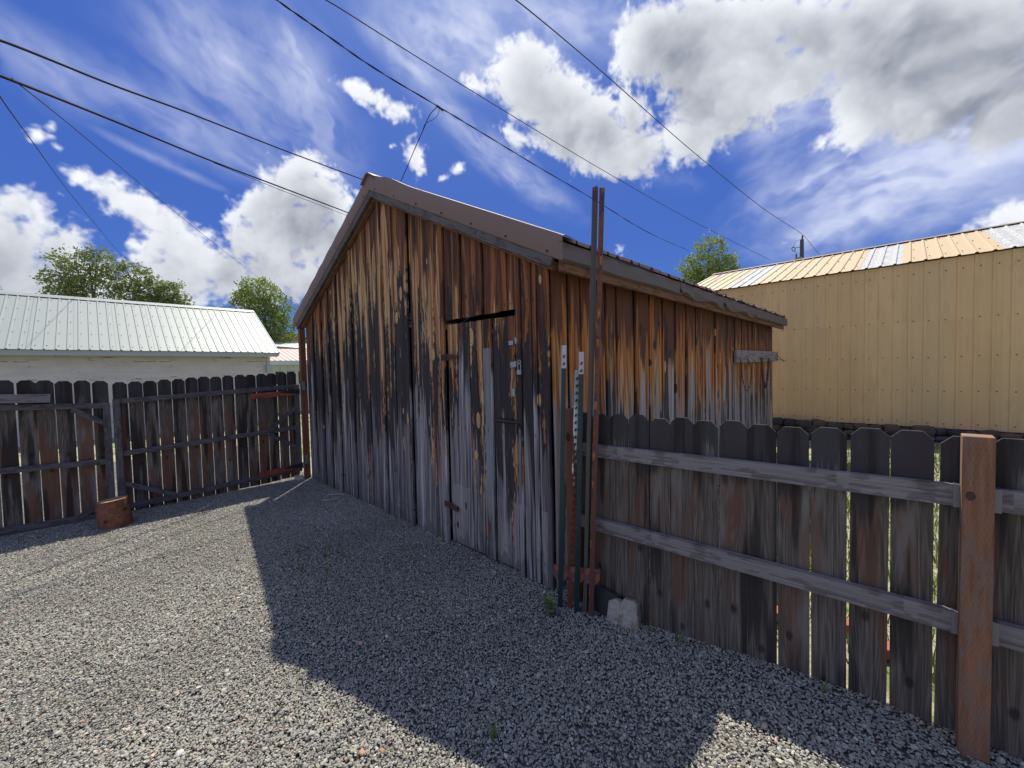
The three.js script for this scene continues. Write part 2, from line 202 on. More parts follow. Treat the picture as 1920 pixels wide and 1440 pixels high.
const sideTex = makeTex(2048, 1024, (u, v, c) => {
  const z = -7.45 + u * 7.6, y = v * 2.8, id = 100 + boardId(SIDE, z);
  const h1 = n2(id * 7.31 + 0.5, 3.5), h2 = n2(id * 3.77 + 0.5, 21.5), h3 = n2(id * 5.13 + 0.5, 47.5);
  const gx = z + (fbm2(z * 3 + id, y * 0.9 + id * 3, 3) - 0.5) * 0.10;
  const coarse = fbm2(gx * 22 + id * 13, y * 0.6 + id * 5, 4), fine = fbm2(gx * 110 + id, y * 2.5, 3), blotch = fbm2(gx * 11 + id * 3.3, y * 3.3, 5), d = 2.62 - y;
  set3(c, ORNG); blend(c, [0.52, 0.25, 0.08], ss(0.42, 0.65, coarse)); mul(c, 0.55 + 0.9 * fine);
  blend(c, [0.52, 0.37, 0.2], ss(0.05, 0.25, (d - 0.85 + (h1 - 0.5) * 0.7 + (coarse - 0.5) * 1.6)) * 0.5);
  const st = ss(-0.05, 0.12, 0.58 + (h2 - 0.5) * 0.5 + (coarse - 0.5) * 1.6 + (blotch - 0.5) * 0.5 - d);
  blend(c, [0.05 + 0.06 * fine, 0.017 + 0.02 * fine, 0.012 + 0.01 * fine], st * 0.9);
  blend(c, [0.10, 0.04, 0.018], ss(0.54, 0.66, fbm2(gx * 40 + id * 9, y * 0.8 + 40, 3)) * 0.8);
  const gr = ss(-0.06, 0.14, 1.42 + (h3 - 0.5) * 0.7 + (coarse - 0.5) * 1.9 + (blotch - 0.5) * 0.4 - y * 0.95);
  const q = [0, 0, 0]; set3(q, GREY); blend(q, SILV, ss(0.5, 0.75, coarse)); mul(q, 0.6 + 0.75 * fine); blend(c, q, gr * 0.85);
  blend(c, BLK, ss(0.01, 0.08, (fbm2(gx * 18 + id * 21, y * 0.5, 4) - 0.5) * 1.3 + (blotch - 0.5) * 0.5 + 0.22 * ss(2.0, 1.0, y) - 0.20) * 0.85);
  knotAt(gx, y, c, KNOTS2);
}, false);
const frontWood = new THREE.MeshStandardMaterial({ map: frontTex, bumpMap: frontTex, bumpScale: 0.006, roughness: 0.92 });
const sideWood = new THREE.MeshStandardMaterial({ map: sideTex, bumpMap: sideTex, bumpScale: 0.006, roughness: 0.92 });
// grey sawn timber (grain along u), stained posts, pickets
const railTex = makeTex(1024, 512, (u, v, c) => { const g = fbm2(u * 7 + fbm2(u * 9, v * 6, 2), v * 64, 4), f = n2(u * 50, v * 500), b = fbm2(u * 12, v * 10, 4); set3(c, [0.22, 0.202, 0.20]); mul(c, 0.42 + 0.8 * g + 0.3 * f); blend(c, [0.075, 0.06, 0.055], ss(0.5, 0.62, b) * 0.55); if (n2(u * 4, v * 130) > 0.88) mul(c, 0.35); });
const greyWood = new THREE.MeshStandardMaterial({ map: railTex, bumpMap: railTex, bumpScale: 0.003, roughness: 0.92 });
const darkGreyWood = new THREE.MeshStandardMaterial({ map: railTex, bumpMap: railTex, bumpScale: 0.003, roughness: 0.92, color: lin(0.55, 0.55, 0.58) });
const brownRafter = new THREE.MeshStandardMaterial({ map: railTex, bumpMap: railTex, bumpScale: 0.003, roughness: 0.9, color: lin(0.95, 0.5, 0.29) });
const postTex = makeTex(512, 1024, (u, v, c) => { const g = fbm2(u * 22 + fbm2(u * 4, v * 9, 2) * 2, v * 6, 4), b = fbm2(u * 5, v * 9, 4); set3(c, [0.20, 0.075, 0.035]); mul(c, 0.5 + 0.9 * g); blend(c, [0.11, 0.06, 0.04], ss(0.45, 0.65, b) * 0.6); const k = Math.hypot((u - 0.62) / 0.11, (v - 0.83) / 0.022); if (k < 1) mul(c, 0.25); });
const postIncTex = makeTex(512, 2048, (u, v, c) => { const g = fbm2(u * 20 + fbm2(u * 4, v * 14, 2) * 2, v * 8, 4), b = fbm2(u * 5, v * 14, 4); set3(c, [0.25, 0.118, 0.064]); mul(c, 0.5 + 0.85 * g); blend(c, [0.19, 0.13, 0.098], ss(0.42, 0.65, b) * 0.7); const row = Math.floor(v * 74), s = (u * 15 + (row % 2) * 0.5 + 0.2 * n2(u * 9, v * 40)) % 1, w = n2(Math.floor(u * 15 + (row % 2) * 0.5) * 3.1, row * 1.7); if (s > 0.42 && s < 0.60 && (v * 74) % 1 > 0.1 && (v * 74) % 1 < 0.75 && w > 0.25) mul(c, 0.76); const k = Math.hypot((u - 0.60) / 0.07, (v - 0.835) / 0.013); if (k < 1) mul(c, 0.3); });
const stained = new THREE.MeshStandardMaterial({ map: postTex, bumpMap: postTex, bumpScale: 0.002, roughness: 0.85 });
const incised = new THREE.MeshStandardMaterial({ map: postIncTex, bumpMap: postIncTex, bumpScale: 0.003, roughness: 0.85 });
const NP = 16;   // columns of the picket texture: 0-7 fence, 8-15 gate
const picketTex = makeTex(2048, 1024, (u, v, c) => {
  const k = Math.floor(u * NP), x = (u * NP - k) * 0.14, y = v * 1.8, gate = k >= 8, hh = n2(k * 5.7 + 0.5, 9.5), hk = n2(k * 2.9 + 0.5, 30.5);
  const bow = (x - 0.07 + 0.04 * (hk - 0.5)) * (1 + 0.9 * Math.abs(y - 0.5 - hh)), arch = fbm2(bow * 26 + k * 3, y * 1.4 + k * 7, 3);
  const rings = 0.5 + 0.5 * Math.sin((Math.abs(bow) * 9 + (y - 0.9) * (y - 0.9) * (0.5 + hh) + arch * 1.3) * 26), fine = fbm2(x * 210 + k, y * 4, 3), b = fbm2(x * 12 + k * 9, y * 2.6 + k * 3, 5);
  set3(c, [0.135, 0.112, 0.092]); mul(c, 0.25 + 1.4 * fine); mul(c, mix(0.8, 0.5, hk) + mix(0.3, 0.75, hk) * rings);
  blend(c, [0.20, 0.182, 0.165], ss(0.5, 0.68, fbm2(x * 9 + k, y * 1.6 + 50, 4)) * 0.7);
  blend(c, gate ? [0.15, 0.062, 0.03] : [0.135, 0.06, 0.034], ss(0.5, 0.64, b + 0.06 * fine) * (gate ? 0.7 : 0.6));
  // black mould at the exposed top with its ragged lower edge
  blend(c, [0.032, 0.031, 0.035], 0.88 * ss(0.0, 0.12, y - 1.42 + (b - 0.5) * 0.5 + (fine - 0.5) * 0.25));
  blend(c, [0.018, 0.015, 0.013], ss(0.50, 0.64, fbm2(x * 16 + k * 5, y * 1.1, 4) + 0.1 * (fine - 0.5)) * 0.85);
  const kx = (x - 0.03 - 0.08 * hh) / 0.013, ky = (y - 0.35 - 0.8 * hk) / 0.022, kr = kx * kx + ky * ky; if (kr < 1) { mul(c, 0.35); } else if (kr < 2) mul(c, 0.7);
}, false);
const picketWood = new THREE.MeshStandardMaterial({ map: picketTex, bumpMap: picketTex, bumpScale: 0.004, roughness: 0.9 });
const dark = paint([0.02, 0.018, 0.018], 0.95);

// ---------------------------------------------------------------- ground
const groundY = (x, z) => 0.16 * ss(0.3, 2.0, x) + 0.012 * (n2(x * 1.3 + 40, z * 1.3 + 40) - 0.5);
const soilTex = makeTex(1024, 1024, (u, v, c) => { const a = fbm2(u * 14, v * 14, 5), b = n2(u * 256, v * 256), d = fbm2(u * 70, v * 70, 3); set3(c, [0.30, 0.275, 0.20]); blend(c, [0.14, 0.17, 0.055], ss(0.45, 0.6, a)); mul(c, 0.5 + 0.6 * b + 0.4 * d); });
soilTex.repeat.set(160, 160);
{ const g = new THREE.PlaneGeometry(800, 800); g.rotateX(-Math.PI / 2); g.translate(0, -0.05, 0); setting('ground', g, new THREE.MeshStandardMaterial({ map: soilTex, roughness: 1 }), 'dry grassy ground of the lots beyond the yard', 'ground'); }
const gravTex = makeTex(1024, 1024, (u, v, c) => { const a = n2(u * 170, v * 170), b = n2(u * 90 + 9, v * 90), d = fbm2(u * 12, v * 12, 4); set3(c, [0.15, 0.145, 0.13]); mul(c, 0.2 + 0.95 * a * (0.5 + b)); if (b > 0.72) blend(c, [0.3, 0.26, 0.21], 0.5); mul(c, 0.8 + 0.4 * d); });
{ const g = new THREE.PlaneGeometry(14.4, 7.2, 144, 72); g.rotateX(-Math.PI / 2); g.translate(-3.1, 0, 3.54); warp(g, (p) => { p[1] = groundY(p[0], p[2]) + 0.006 * (n2(p[0] * 9, p[2] * 9) - 0.5) - 0.01; }); setUV(g, (x, y, z) => [x / 1.7, z / 1.7]);
  setting('gravel_bed', g, new THREE.MeshStandardMaterial({ map: gravTex, bumpMap: gravTex, bumpScale: 0.012, roughness: 0.95 }), 'crushed gravel bed of the yard in front of the shed', 'gravel yard'); }
{ // loose gravel: far too many to count
  const r = rng(31), G = new THREE.Group(); G.name = 'gravel'; G.userData = { kind: 'stuff', label: 'loose grey crushed gravel covering the yard', category: 'gravel' }; scene.add(G);
  const variants = []; for (let k = 0; k < 5; k++) { const g = new THREE.IcosahedronGeometry(1, 0), jit = new Map(); warp(g, (p) => { const key = p.map((q) => q.toFixed(3)).join(); if (!jit.has(key)) jit.set(key, [r(), r(), r()]); const j = jit.get(key); p[0] *= 0.75 + 0.55 * j[0]; p[1] *= 0.38 + 0.38 * j[1]; p[2] *= 0.55 + 0.5 * j[2]; }); variants.push(g); }
  const m = new THREE.MeshStandardMaterial({ color: 0xffffff, roughness: 0.9 }), N = 92000, M = new THREE.Matrix4(), Q = new THREE.Quaternion(), E2 = new THREE.Euler(), P = new THREE.Vector3(), S = new THREE.Vector3(), C = new THREE.Color();
  variants.forEach((g) => { const im = new THREE.InstancedMesh(g, m, N); im.name = 'stone_chips'; im.castShadow = im.receiveShadow = true;
    for (let i = 0; i < N; i++) {
      const x = -5.6 + r() * 8.9, z = -0.03 + 5.0 * r(); const clump = n2(x * 1.7, z * 1.7), s = (0.0035 + 0.0054 * r() * r() + 0.002 * clump) * (r() < 0.04 ? 1.5 + 0.6 * r() : 1);
      P.set(x, groundY(x, z) + s * 0.25 + 0.003 * r(), z); E2.set((r() - 0.5) * 1.3, r() * 6.28, (r() - 0.5) * 1.3); Q.setFromEuler(E2); S.setScalar(s); M.compose(P, Q, S); im.setMatrixAt(i, M);
      const t = r(), v = (0.16 + 0.22 * r() * r() + 0.09 * r()) * (0.85 + 0.4 * fbm2(x * 0.9 + 7, z * 0.9, 3));
      if (t < 0.83) C.setRGB(v * 1.02, v, v * 0.87); else if (t < 0.93) C.setRGB(v * 1.3, v * 1.2, v * 0.9); else if (t < 0.96) C.setRGB(v * 1.5, v * 1.0, v * 0.75); else if (t < 0.97) C.setRGB(0.48, 0.47, 0.43); else if (t < 0.985) C.setRGB(v * 1.3, v * 1.25, v * 1.1); else C.setRGB(0.04, 0.045, 0.05);
      im.setColorAt(i, C);
    } G.add(im); });
}
// sunlit yard behind the fence
{ const g = new THREE.PlaneGeometry(12, 10, 60, 50); g.rotateX(-Math.PI / 2); g.translate(6.02, 0, -5.06); warp(g, (p) => { p[1] = groundY(p[0], p[2]) + 0.04 * (n2(p[0] * 3, p[2] * 3) - 0.5) - 0.03; });
  const t = soilTex.clone(); t.repeat.set(6, 5); t.needsUpdate = true; setting('lawn', g, new THREE.MeshStandardMaterial({ map: t, roughness: 1 }), 'sunlit patchy lawn of the lot behind the picket fence', 'lawn'); }
const grassMat = new THREE.MeshPhysicalMaterial({ color: lin(0.16, 0.24, 0.05), roughness: 0.95, transmission: 0.3, thickness: 0, side: THREE.DoubleSide });
{ const r = rng(91), g = new THREE.ConeGeometry(0.006, 1, 3, 1, true); g.translate(0, 0.5, 0); const N = 16000, im = new THREE.InstancedMesh(g, grassMat, N), M = new THREE.Matrix4(), Q = new THREE.Quaternion(), E2 = new THREE.Euler(), C = new THREE.Color();
  for (let i = 0; i < N; i++) { const x = 0.9 + r() * 5, z = -0.25 - 8.4 * r(), h = 0.04 + 0.1 * r(); E2.set((r() - 0.5) * 0.9, r() * 6, (r() - 0.5) * 0.9); Q.setFromEuler(E2); M.compose(new THREE.Vector3(x, groundY(x, z) - 0.02, z), Q, new THREE.Vector3(1, h, 1)); im.setMatrixAt(i, M); const v = 0.7 + 0.9 * r(); C.setRGB(v * (0.8 + 0.8 * r()), v, v * 0.8); im.setColorAt(i, C); }
  im.name = 'grass'; im.castShadow = im.receiveShadow = true; im.userData = { kind: 'stuff', label: 'short sunlit grass behind the picket fence', category: 'grass' }; scene.add(im); }

// ---------------------------------------------------------------- the shed
const shed = thing('wooden_shed', 'weathered plank shed with streaked brown and grey boards and brown metal roof', 'shed');
const rS = rng(404);
function frontBoard(name, parent, x0, x1, y0, proud, topCut, opt = {}) {
  const n = 5, t = 0.022, gap = 0.0045 + 0.005 * rS(), a = x0 + gap, b = x1 - gap, g = new THREE.BoxGeometry(b - a, 1, t, 1, n, 1), w = (rS() - 0.5) * 0.008, ph = rS() * 6, by = y0 + (opt.flush ? 0 : 0.03 * rS());
  warp(g, (p) => { const e = p[0] > 0 ? 1 : -1, x = (a + b) / 2 + p[0], top = topCut(x), f = p[1] + 0.5; p[1] = by + (top - by) * f; p[0] = x + e * 0.0025 * Math.sin(f * 9 + ph + e) * (opt.straight ? 0 : 1); p[2] = proud + p[2] - t / 2 + w * Math.sin(f * 5 + ph); });
  setUV(g, (x, y, z) => [(x + 5.55 + (z - proud) * 0.3) / 5.75, y / 4.3]);
  return part(name, g, frontWood, parent);
}
const wallTop = (x) => roofY(x) - 0.10;
{ const fw = subgroup('front_wall', shed);
  const run = (list, y0, cut, opt) => { for (let i = 0; i + 1 < list.length; i++) { const w = list[i + 1] - list[i]; frontBoard('board', fw, list[i], list[i + 1], y0, (w < 0.13 ? 0.030 : 0.004) + 0.014 * rS(), cut, opt); } };
  run(FRONT, -0.02, wallTop); run(OVERDOOR, 2.315, wallTop, { flush: true }); run(RIGHT, -0.01, wallTop);
  // corner boards and frame inside
  part('frame_timber', box(-5.33, -0.03, 2.40, 2.48, -0.10, -0.03), brownRafter, fw);
  part('frame_timber', box(-5.33, -0.03, 0.15, 0.25, -0.10, -0.02), brownRafter, fw);
}
const rustTex = makeTex(256, 256, (u, v, c) => { const a = fbm2(u * 9, v * 9, 5), b = n2(u * 120, v * 120); set3(c, [0.10, 0.04, 0.02]); blend(c, [0.05, 0.025, 0.03], ss(0.4, 0.6, a)); blend(c, [0.22, 0.085, 0.03], ss(0.62, 0.72, a)); mul(c, 0.7 + 0.6 * b); });
const rust = new THREE.MeshStandardMaterial({ map: rustTex, bumpMap: rustTex, bumpScale: 0.001, roughness: 0.85, metalness: 0.2 });
const galv = new THREE.MeshStandardMaterial({ color: lin(0.36, 0.37, 0.39), roughness: 0.5, metalness: 0.85 });
const darkIron = new THREE.MeshStandardMaterial({ color: lin(0.045, 0.042, 0.045), roughness: 0.55, metalness: 0.6 });
{ const door = subgroup('door', shed);
  for (let i = 0; i + 1 < DOOR.length; i++) frontBoard('door_board', door, DOOR[i], DOOR[i + 1], 0.03, i === 2 ? 0.022 : 0.004, (x) => 2.272 - 0.008 * (x + 1.3), { flush: true });
  part('brace', box(-1.35, -0.42, 0.34, 0.46, -0.05, -0.022), brownRafter, door); part('brace', box(-1.35, -0.42, 1.88, 2.0, -0.05, -0.022), brownRafter, door);
  const strap = (x0, x1, y, t) => { const s = new THREE.Shape(); s.moveTo(x0, y - 0.028); s.lineTo(x0 + 0.09, y - 0.032); s.lineTo(x1, y - 0.012 + t); s.lineTo(x1, y + 0.012 + t); s.lineTo(x0 + 0.09, y + 0.032); s.lineTo(x0, y + 0.028); const g = new THREE.ExtrudeGeometry(s, { depth: 0.006, bevelEnabled: true, bevelSize: 0.0015, bevelThickness: 0.0015, bevelSegments: 1 }); g.translate(0, 0, 0.036); const m = part('hinge', g, rust, door); const b = new THREE.CylinderGeometry(0.011, 0.011, 0.07, 10); b.translate(x0 + 0.085, y, 0.044); part('hinge_pin', b, rust, m); };
  strap(-1.44, -1.16, 1.94, 0); strap(-1.45, -1.22, 0.41, -0.03);
  const bolt = new THREE.CylinderGeometry(0.013, 0.013, 0.34, 10); bolt.rotateZ(Math.PI / 2); bolt.translate(-0.47, 1.345, 0.045); part('slide_bolt', mergeGeometries([bolt, box(-0.62, -0.43, 1.325, 1.365, 0.016, 0.032)]), darkIron, door);
  part('bolt_loop', new THREE.TorusGeometry(0.026, 0.007, 6, 14).translate(-0.33, 1.33, 0.05), darkIron, door);
  part('hasp_plate', new RoundedBoxGeometry(0.11, 0.05, 0.006, 1, 0.002).rotateZ(0.12).translate(-0.385, 1.845, 0.032), galv, door);
  part('hasp_staple', new THREE.TorusGeometry(0.017, 0.005, 6, 12).translate(-0.318, 1.86, 0.048), galv, door);
  part('latch_plate', new RoundedBoxGeometry(0.055, 0.04, 0.012, 1, 0.003).translate(-0.43, 2.03, 0.026), galv, door);
  part('latch_keeper', new RoundedBoxGeometry(0.022, 0.055, 0.012, 1, 0.003).translate(-0.355, 2.045, 0.045), galv, door);
  part('strike_plate', new RoundedBoxGeometry(0.032, 0.07, 0.005, 1, 0.002).translate(-0.415, 1.60, 0.026), galv, door);
}
{ const pad = thing('padlock', 'silver padlock hanging from the hasp of the shed door', 'padlock', [-0.318, 1.775, 0.05]);
  part('body', new RoundedBoxGeometry(0.05, 0.042, 0.022, 2, 0.005).translate(0, 0.0, 0), galv, pad);
  part('shackle', new THREE.TubeGeometry(new THREE.CatmullRomCurve3([[-0.016, 0.02, 0], [-0.016, 0.06, 0], [-0.009, 0.079, 0], [0.009, 0.079, 0], [0.016, 0.06, 0], [0.016, 0.02, 0]].map((p) => new THREE.Vector3(...p))), 20, 0.0045, 6), galv, pad); }
{ // side wall: wide boards with open dark joints, a batten behind each joint
  const sw = subgroup('side_wall', shed);
  for (let i = 0; i + 1 < SIDE.length; i++) {
    const z1 = SIDE[i], z0 = SIDE[i + 1], w = z1 - z0, jo = Math.min(0.06, w * 0.17), a = z0 + jo * (0.6 + 0.5 * rS()), b = z1 - 0.004, g = new THREE.BoxGeometry(0.022, 1, b - a, 1, 5, 1), pr = 0.006 + 0.012 * rS(), ph = rS() * 6, y0 = 0.02 * rS();
    warp(g, (p) => { const f = p[1] + 0.5, e = p[2] > 0 ? 1 : -1; p[1] = mix(y0, 2.60 - 0.03 * ss(-2.5, -5, (a + b) / 2), f); p[2] = (a + b) / 2 + p[2] + e * 0.004 * Math.sin(f * 8 + ph + e); p[0] += pr + 0.005 * Math.sin(f * 4 + ph); });
    setUV(g, (x, y, z) => [(z + 7.45) / 7.6, y / 2.8]); part('board', g, sideWood, sw);
    part('batten', box(-0.035, -0.012, 0.05, 2.55, z0 - 0.06, z0 + 0.08), brownRafter, sw);
  }
  part('light_leak_blocker', box(-5.33, -5.32, -0.06, 2.6, -7.2, -0.1), greyWood, sw); part('light_leak_blocker', box(-5.33, -0.05, -0.06, 2.6, -7.2, -7.19), greyWood, sw); part('light_leak_blocker', box(-0.06, -0.05, -0.06, 2.55, -7.2, -0.1), greyWood, sw);  // unseen inner panels, added to stop light leaking through the board gaps
  // far gable and left wall, plain planks, keep the inside dark
  for (let k = 0; k < 18; k++) { const x0 = -5.37 + k * 0.2985; const g = box(x0, x0 + 0.292, 0, 1, -7.26, -7.24); warp(g, (p) => { if (p[1] > 0.5) p[1] = wallTop(p[0]); }); part('board', setUV(g, (x, y) => [(x + 5.55) / 5.75, y / 4.3]), frontWood, sw); }
  for (let k = 0; k < 24; k++) { const z0 = -7.23 + k * 0.2995; part('board', setUV(box(-5.37, -5.348, 0, 2.72, z0, z0 + 0.293), (x, y, z) => [(z + 7.45) / 7.6, y / 2.8]), sideWood, sw); }
  // long grey plank nailed to the boards
  const g = setUV(box(0.038, 0.075, 1.83, 2.03, -7.42, -4.57, 1, 1, 8), (x, y, z) => [z / 1.3, y / 0.4 + x]); warp(g, (p) => { p[1] += 0.012 * (p[2] + 4.6) * -1 * 0.9 * 0.5 + 0.006 * Math.sin(p[2] * 9); });
  part('nailed_plank', g, new THREE.MeshStandardMaterial({ map: railTex, bumpMap: railTex, bumpScale: 0.006, roughness: 0.95, color: lin(1.35, 1.3, 1.2) }), sw);
  const prong = (pts) => part('bent_nail', new THREE.TubeGeometry(new THREE.CatmullRomCurve3(pts.map((p) => new THREE.Vector3(...p))), 12, 0.006, 5), rust, sw);
  prong([[0.07, 2.0, -7.28], [0.12, 1.93, -7.3], [0.17, 1.86, -7.36], [0.22, 1.87, -7.5]]); prong([[0.07, 1.9, -7.2], [0.12, 1.88, -7.2], [0.18, 1.875, -7.4]]);
  prong([[0.07, 1.90, -5.98], [0.1, 1.885, -5.98], [0.115, 1.905, -5.98]]); prong([[0.07, 1.90, -6.52], [0.1, 1.885, -6.52], [0.115, 1.905, -6.52]]);
}
// roof
const brownMetal = new THREE.MeshStandardMaterial({ color: lin(0.20, 0.135, 0.112), roughness: 0.68, metalness: 0.0, side: THREE.DoubleSide });
const brownDull = new THREE.MeshStandardMaterial({ color: lin(0.12, 0.095, 0.088), roughness: 0.6, metalness: 0.0, side: THREE.DoubleSide });
const sagAt = (s, z) => 0.24 * ss(-1.2, -4.5, z) * Math.sin(Math.PI * Math.min(1, s * 1.2)) ** 1.0 * (s < 0.83 ? 1 : 0);
function ribbedPanel(u0, u1, pitch, ribH, place, ns, phase = 0) {   // place(u, s, h) -> [x, y, z]; u across the panel, s 0..1 along it
  const us = [], w = pitch * 0.13; const first = Math.ceil((u0 - phase) / pitch - 1e-6);
  us.push([u0, 0]); for (let k = first; phase + k * pitch <= u1 + 1e-6; k++) { const c = phase + k * pitch; for (const [d, h] of [[-w, 0], [-w * 0.45, 1], [w * 0.45, 1], [w, 0]]) if (c + d > u0 + 1e-4 && c + d < u1 - 1e-4) us.push([c + d, h]); } us.push([u1, 0]);
  const pos = [], idx = [], uv = []; us.forEach(([u, h]) => { for (let j = 0; j <= ns; j++) { pos.push(...place(u, j / ns, h * ribH)); uv.push(u, j / ns); } });
  for (let i = 0; i + 1 < us.length; i++) for (let j = 0; j < ns; j++) { const a = i * (ns + 1) + j, b = a + ns + 1; idx.push(a, b, a + 1, b, b + 1, a + 1); }
  let g = new THREE.BufferGeometry(); g.setAttribute('position', new THREE.Float32BufferAttribute(pos, 3)); g.setAttribute('uv', new THREE.Float32BufferAttribute(uv, 2)); g.setIndex(idx); g = g.toNonIndexed(); g.computeVertexNormals(); return g;
}
{ const roof = subgroup('roof', shed);
  for (const side of [1, -1]) for (let k = 0; k < 9; k++) { const z1 = 0.10 - k * 0.833, z0 = z1 - 0.836, jit = (rS() - 0.5) * 0.02;
    part('roof_panel', ribbedPanel(z0, z1, 0.208, 0.028, (z, s, h) => { const x = -2.70 + side * (2.945 + 0.02 * Math.sin(z * 13) + jit) * (1 - s), ridge = 4.19; return [x, ridge - 0.497 * Math.abs(x + 2.70) + h - sagAt(s, z) + (s < 0.05 ? 0.012 * Math.sin(z * 21) * ss(-2, -4, z) : 0) + (k % 2) * 0.003, z]; }, 8), brownMetal, roof); }
  // ridge cap, a little proud of the gable
  const cap = new THREE.Shape(); cap.moveTo(-0.17, -0.075); cap.lineTo(-0.03, 0.012); cap.lineTo(0.03, 0.012); cap.lineTo(0.17, -0.075); cap.lineTo(0.168, -0.08); cap.lineTo(0, 0.002); cap.lineTo(-0.168, -0.08);
  part('ridge_cap', new THREE.ExtrudeGeometry(cap, { depth: 7.56, bevelEnabled: false }).translate(-2.70, 4.215, -7.4), brownMetal, roof);
  // rake flashing: dented folded sheet on the gable edge, and the grey fascia below
  for (const side of [1, -1]) { const n = 40, pos = [], idx = [], L = 2.92; for (let i = 0; i <= n; i++) { const s = i / n, x = -2.70 + side * L * s, y = 4.19 - 0.497 * L * s, dent = side > 0 ? 0.022 * Math.exp(-(((s - 0.14) / 0.06) ** 2)) * Math.sin(i * 1.7) + 0.003 * Math.sin(i * 0.9) : 0.002 * Math.sin(i * 1.3), bump = side > 0 ? 0.03 * Math.exp(-(((s - 0.17) / 0.08) ** 2)) : 0;
      pos.push(x, y - 0.158, 0.118, x, y - 0.151, 0.130, x, y - 0.07, 0.132 + dent, x, y + 0.030 + bump, 0.130 - dent * 1.5, x, y + 0.040 + bump * 0.8, 0.10 + dent, x, y + 0.034, -0.06); }
    for (let i = 0; i < n; i++) for (let j = 0; j < 5; j++) { const a = i * 6 + j, b = a + 6; idx.push(a, b, a + 1, b, b + 1, a + 1); }
    const g = new THREE.BufferGeometry(); g.setAttribute('position', new THREE.Float32BufferAttribute(pos, 3)); g.setAttribute('uv', new THREE.Float32BufferAttribute(new Float32Array(pos.length / 3 * 2), 2)); g.setIndex(idx); g.computeVertexNormals(); const fl = part('rake_flashing', g, brownMetal, roof);
    for (let i = 0; i < 7; i++) { const s = 0.05 + i * 0.15, x = -2.70 + side * L * s; const q = new THREE.CylinderGeometry(0.009, 0.009, 0.008, 6); q.rotateX(Math.PI / 2); q.translate(x, 4.19 - 0.497 * L * s - 0.125, 0.134); part('flashing_screw', q, dark, fl); }
    const f = beam([-2.70 + side * 0.0, 4.19 - 0.188, 0.10], [-2.70 + side * 2.80, 4.19 - 0.188 - 0.497 * 2.80, 0.10], 0.088, 0.032); part('rake_board', f, darkGreyWood, roof);
    part('lookout', beam([-2.70 + side * 0.02, 3.955, 0.045], [-2.70 + side * 2.78, 3.955 - 0.497 * 2.76, 0.045], 0.07, 0.05), brownRafter, roof);
  }
  // eave flashing on the long side, lapped lengths with a crumpled lower edge, over a brown fascia
  const cuts = [0.135, -2.05, -3.55, -5.1, -7.45];
  for (let k = 0; k + 1 < cuts.length; k++) { const z1 = cuts[k] + (k ? 0.05 : 0), z0 = cuts[k + 1], n = 14, pos = [], idx = []; for (let i = 0; i <= n; i++) { const z = mix(z1, z0, i / n), sag = -0.02 * ss(-1.5, -5, z), wv = (k === 1 || k === 2 ? 0.02 : 0.004) * Math.sin(i * 0.75 + k), o = k * 0.004; pos.push(0.195 + o, 2.585 + wv * 0.8 + sag, z, 0.222 + o + wv, 2.60 + wv + sag, z, 0.222 + o, 2.66 + sag, z, 0.220 + o, 2.722 + sag * 0.5, z, 0.17, 2.735 + sag * 0.5, z); }
    for (let i = 0; i < n; i++) for (let j = 0; j < 4; j++) { const a = i * 5 + j, b = a + 5; idx.push(a, b, a + 1, b, b + 1, a + 1); }
    const g = new THREE.BufferGeometry(); g.setAttribute('position', new THREE.Float32BufferAttribute(pos, 3)); g.setAttribute('uv', new THREE.Float32BufferAttribute(new Float32Array(pos.length / 3 * 2), 2)); g.setIndex(idx); const ng = g.toNonIndexed(); ng.computeVertexNormals(); part('eave_flashing', ng, brownDull, roof); }
  for (let k = 0; k < 3; k++) part('eave_board', beam([0.165, 2.575 - 0.006 * k, 0.09 - k * 2.5], [0.165, 2.57 - 0.012 * k, -2.4 - k * 2.5], 0.10, 0.035), brownRafter, roof);
  part('eave_board', beam([-5.56, 2.66, 0.09], [-5.56, 2.66, -7.4], 0.10, 0.035), greyWood, roof);
  part('soffit', box(0.03, 0.146, 2.585, 2.60, -7.25, 0.02), brownRafter, roof);
}

// ---------------------------------------------------------------- chain and wire loop on the plank
{ const ch = thing('rusty_chain', 'rusty chain looped over two nails on the grey plank of the shed side', 'chain', [0.105, 1.88, -6.25]);
  const curve = new THREE.CatmullRomCurve3([[0, 0, 0.27], [0, -0.22, 0.25], [0, -0.42, 0.14], [0, -0.53, 0.03], [0, -0.45, -0.09], [0, -0.25, -0.2], [0, 0, -0.27]].map((p) => new THREE.Vector3(...p))), n = 34, lg = new THREE.TorusGeometry(0.02, 0.0065, 5, 10).scale(0.85, 1.35, 1);
  for (let i = 0; i < n; i++) { const p = curve.getPointAt(i / (n - 1)), t = curve.getTangentAt(i / (n - 1)), m = part('link', lg, rust, ch); m.position.copy(p); m.quaternion.setFromUnitVectors(new THREE.Vector3(0, 1, 0), t); m.rotateY(i % 2 ? Math.PI / 2 : 0); } }
single('wire_loop', 'thin grey wire loop hanging under the nailed plank beside the chain', 'wire', new THREE.TubeGeometry(new THREE.CatmullRomCurve3([[0.085, 1.9, -4.75], [0.1, 1.6, -4.78], [0.1, 1.36, -5.0], [0.1, 1.42, -5.2], [0.1, 1.7, -5.3], [0.085, 1.9, -5.15]].map((p) => new THREE.Vector3(...p))), 40, 0.006, 5), rust);

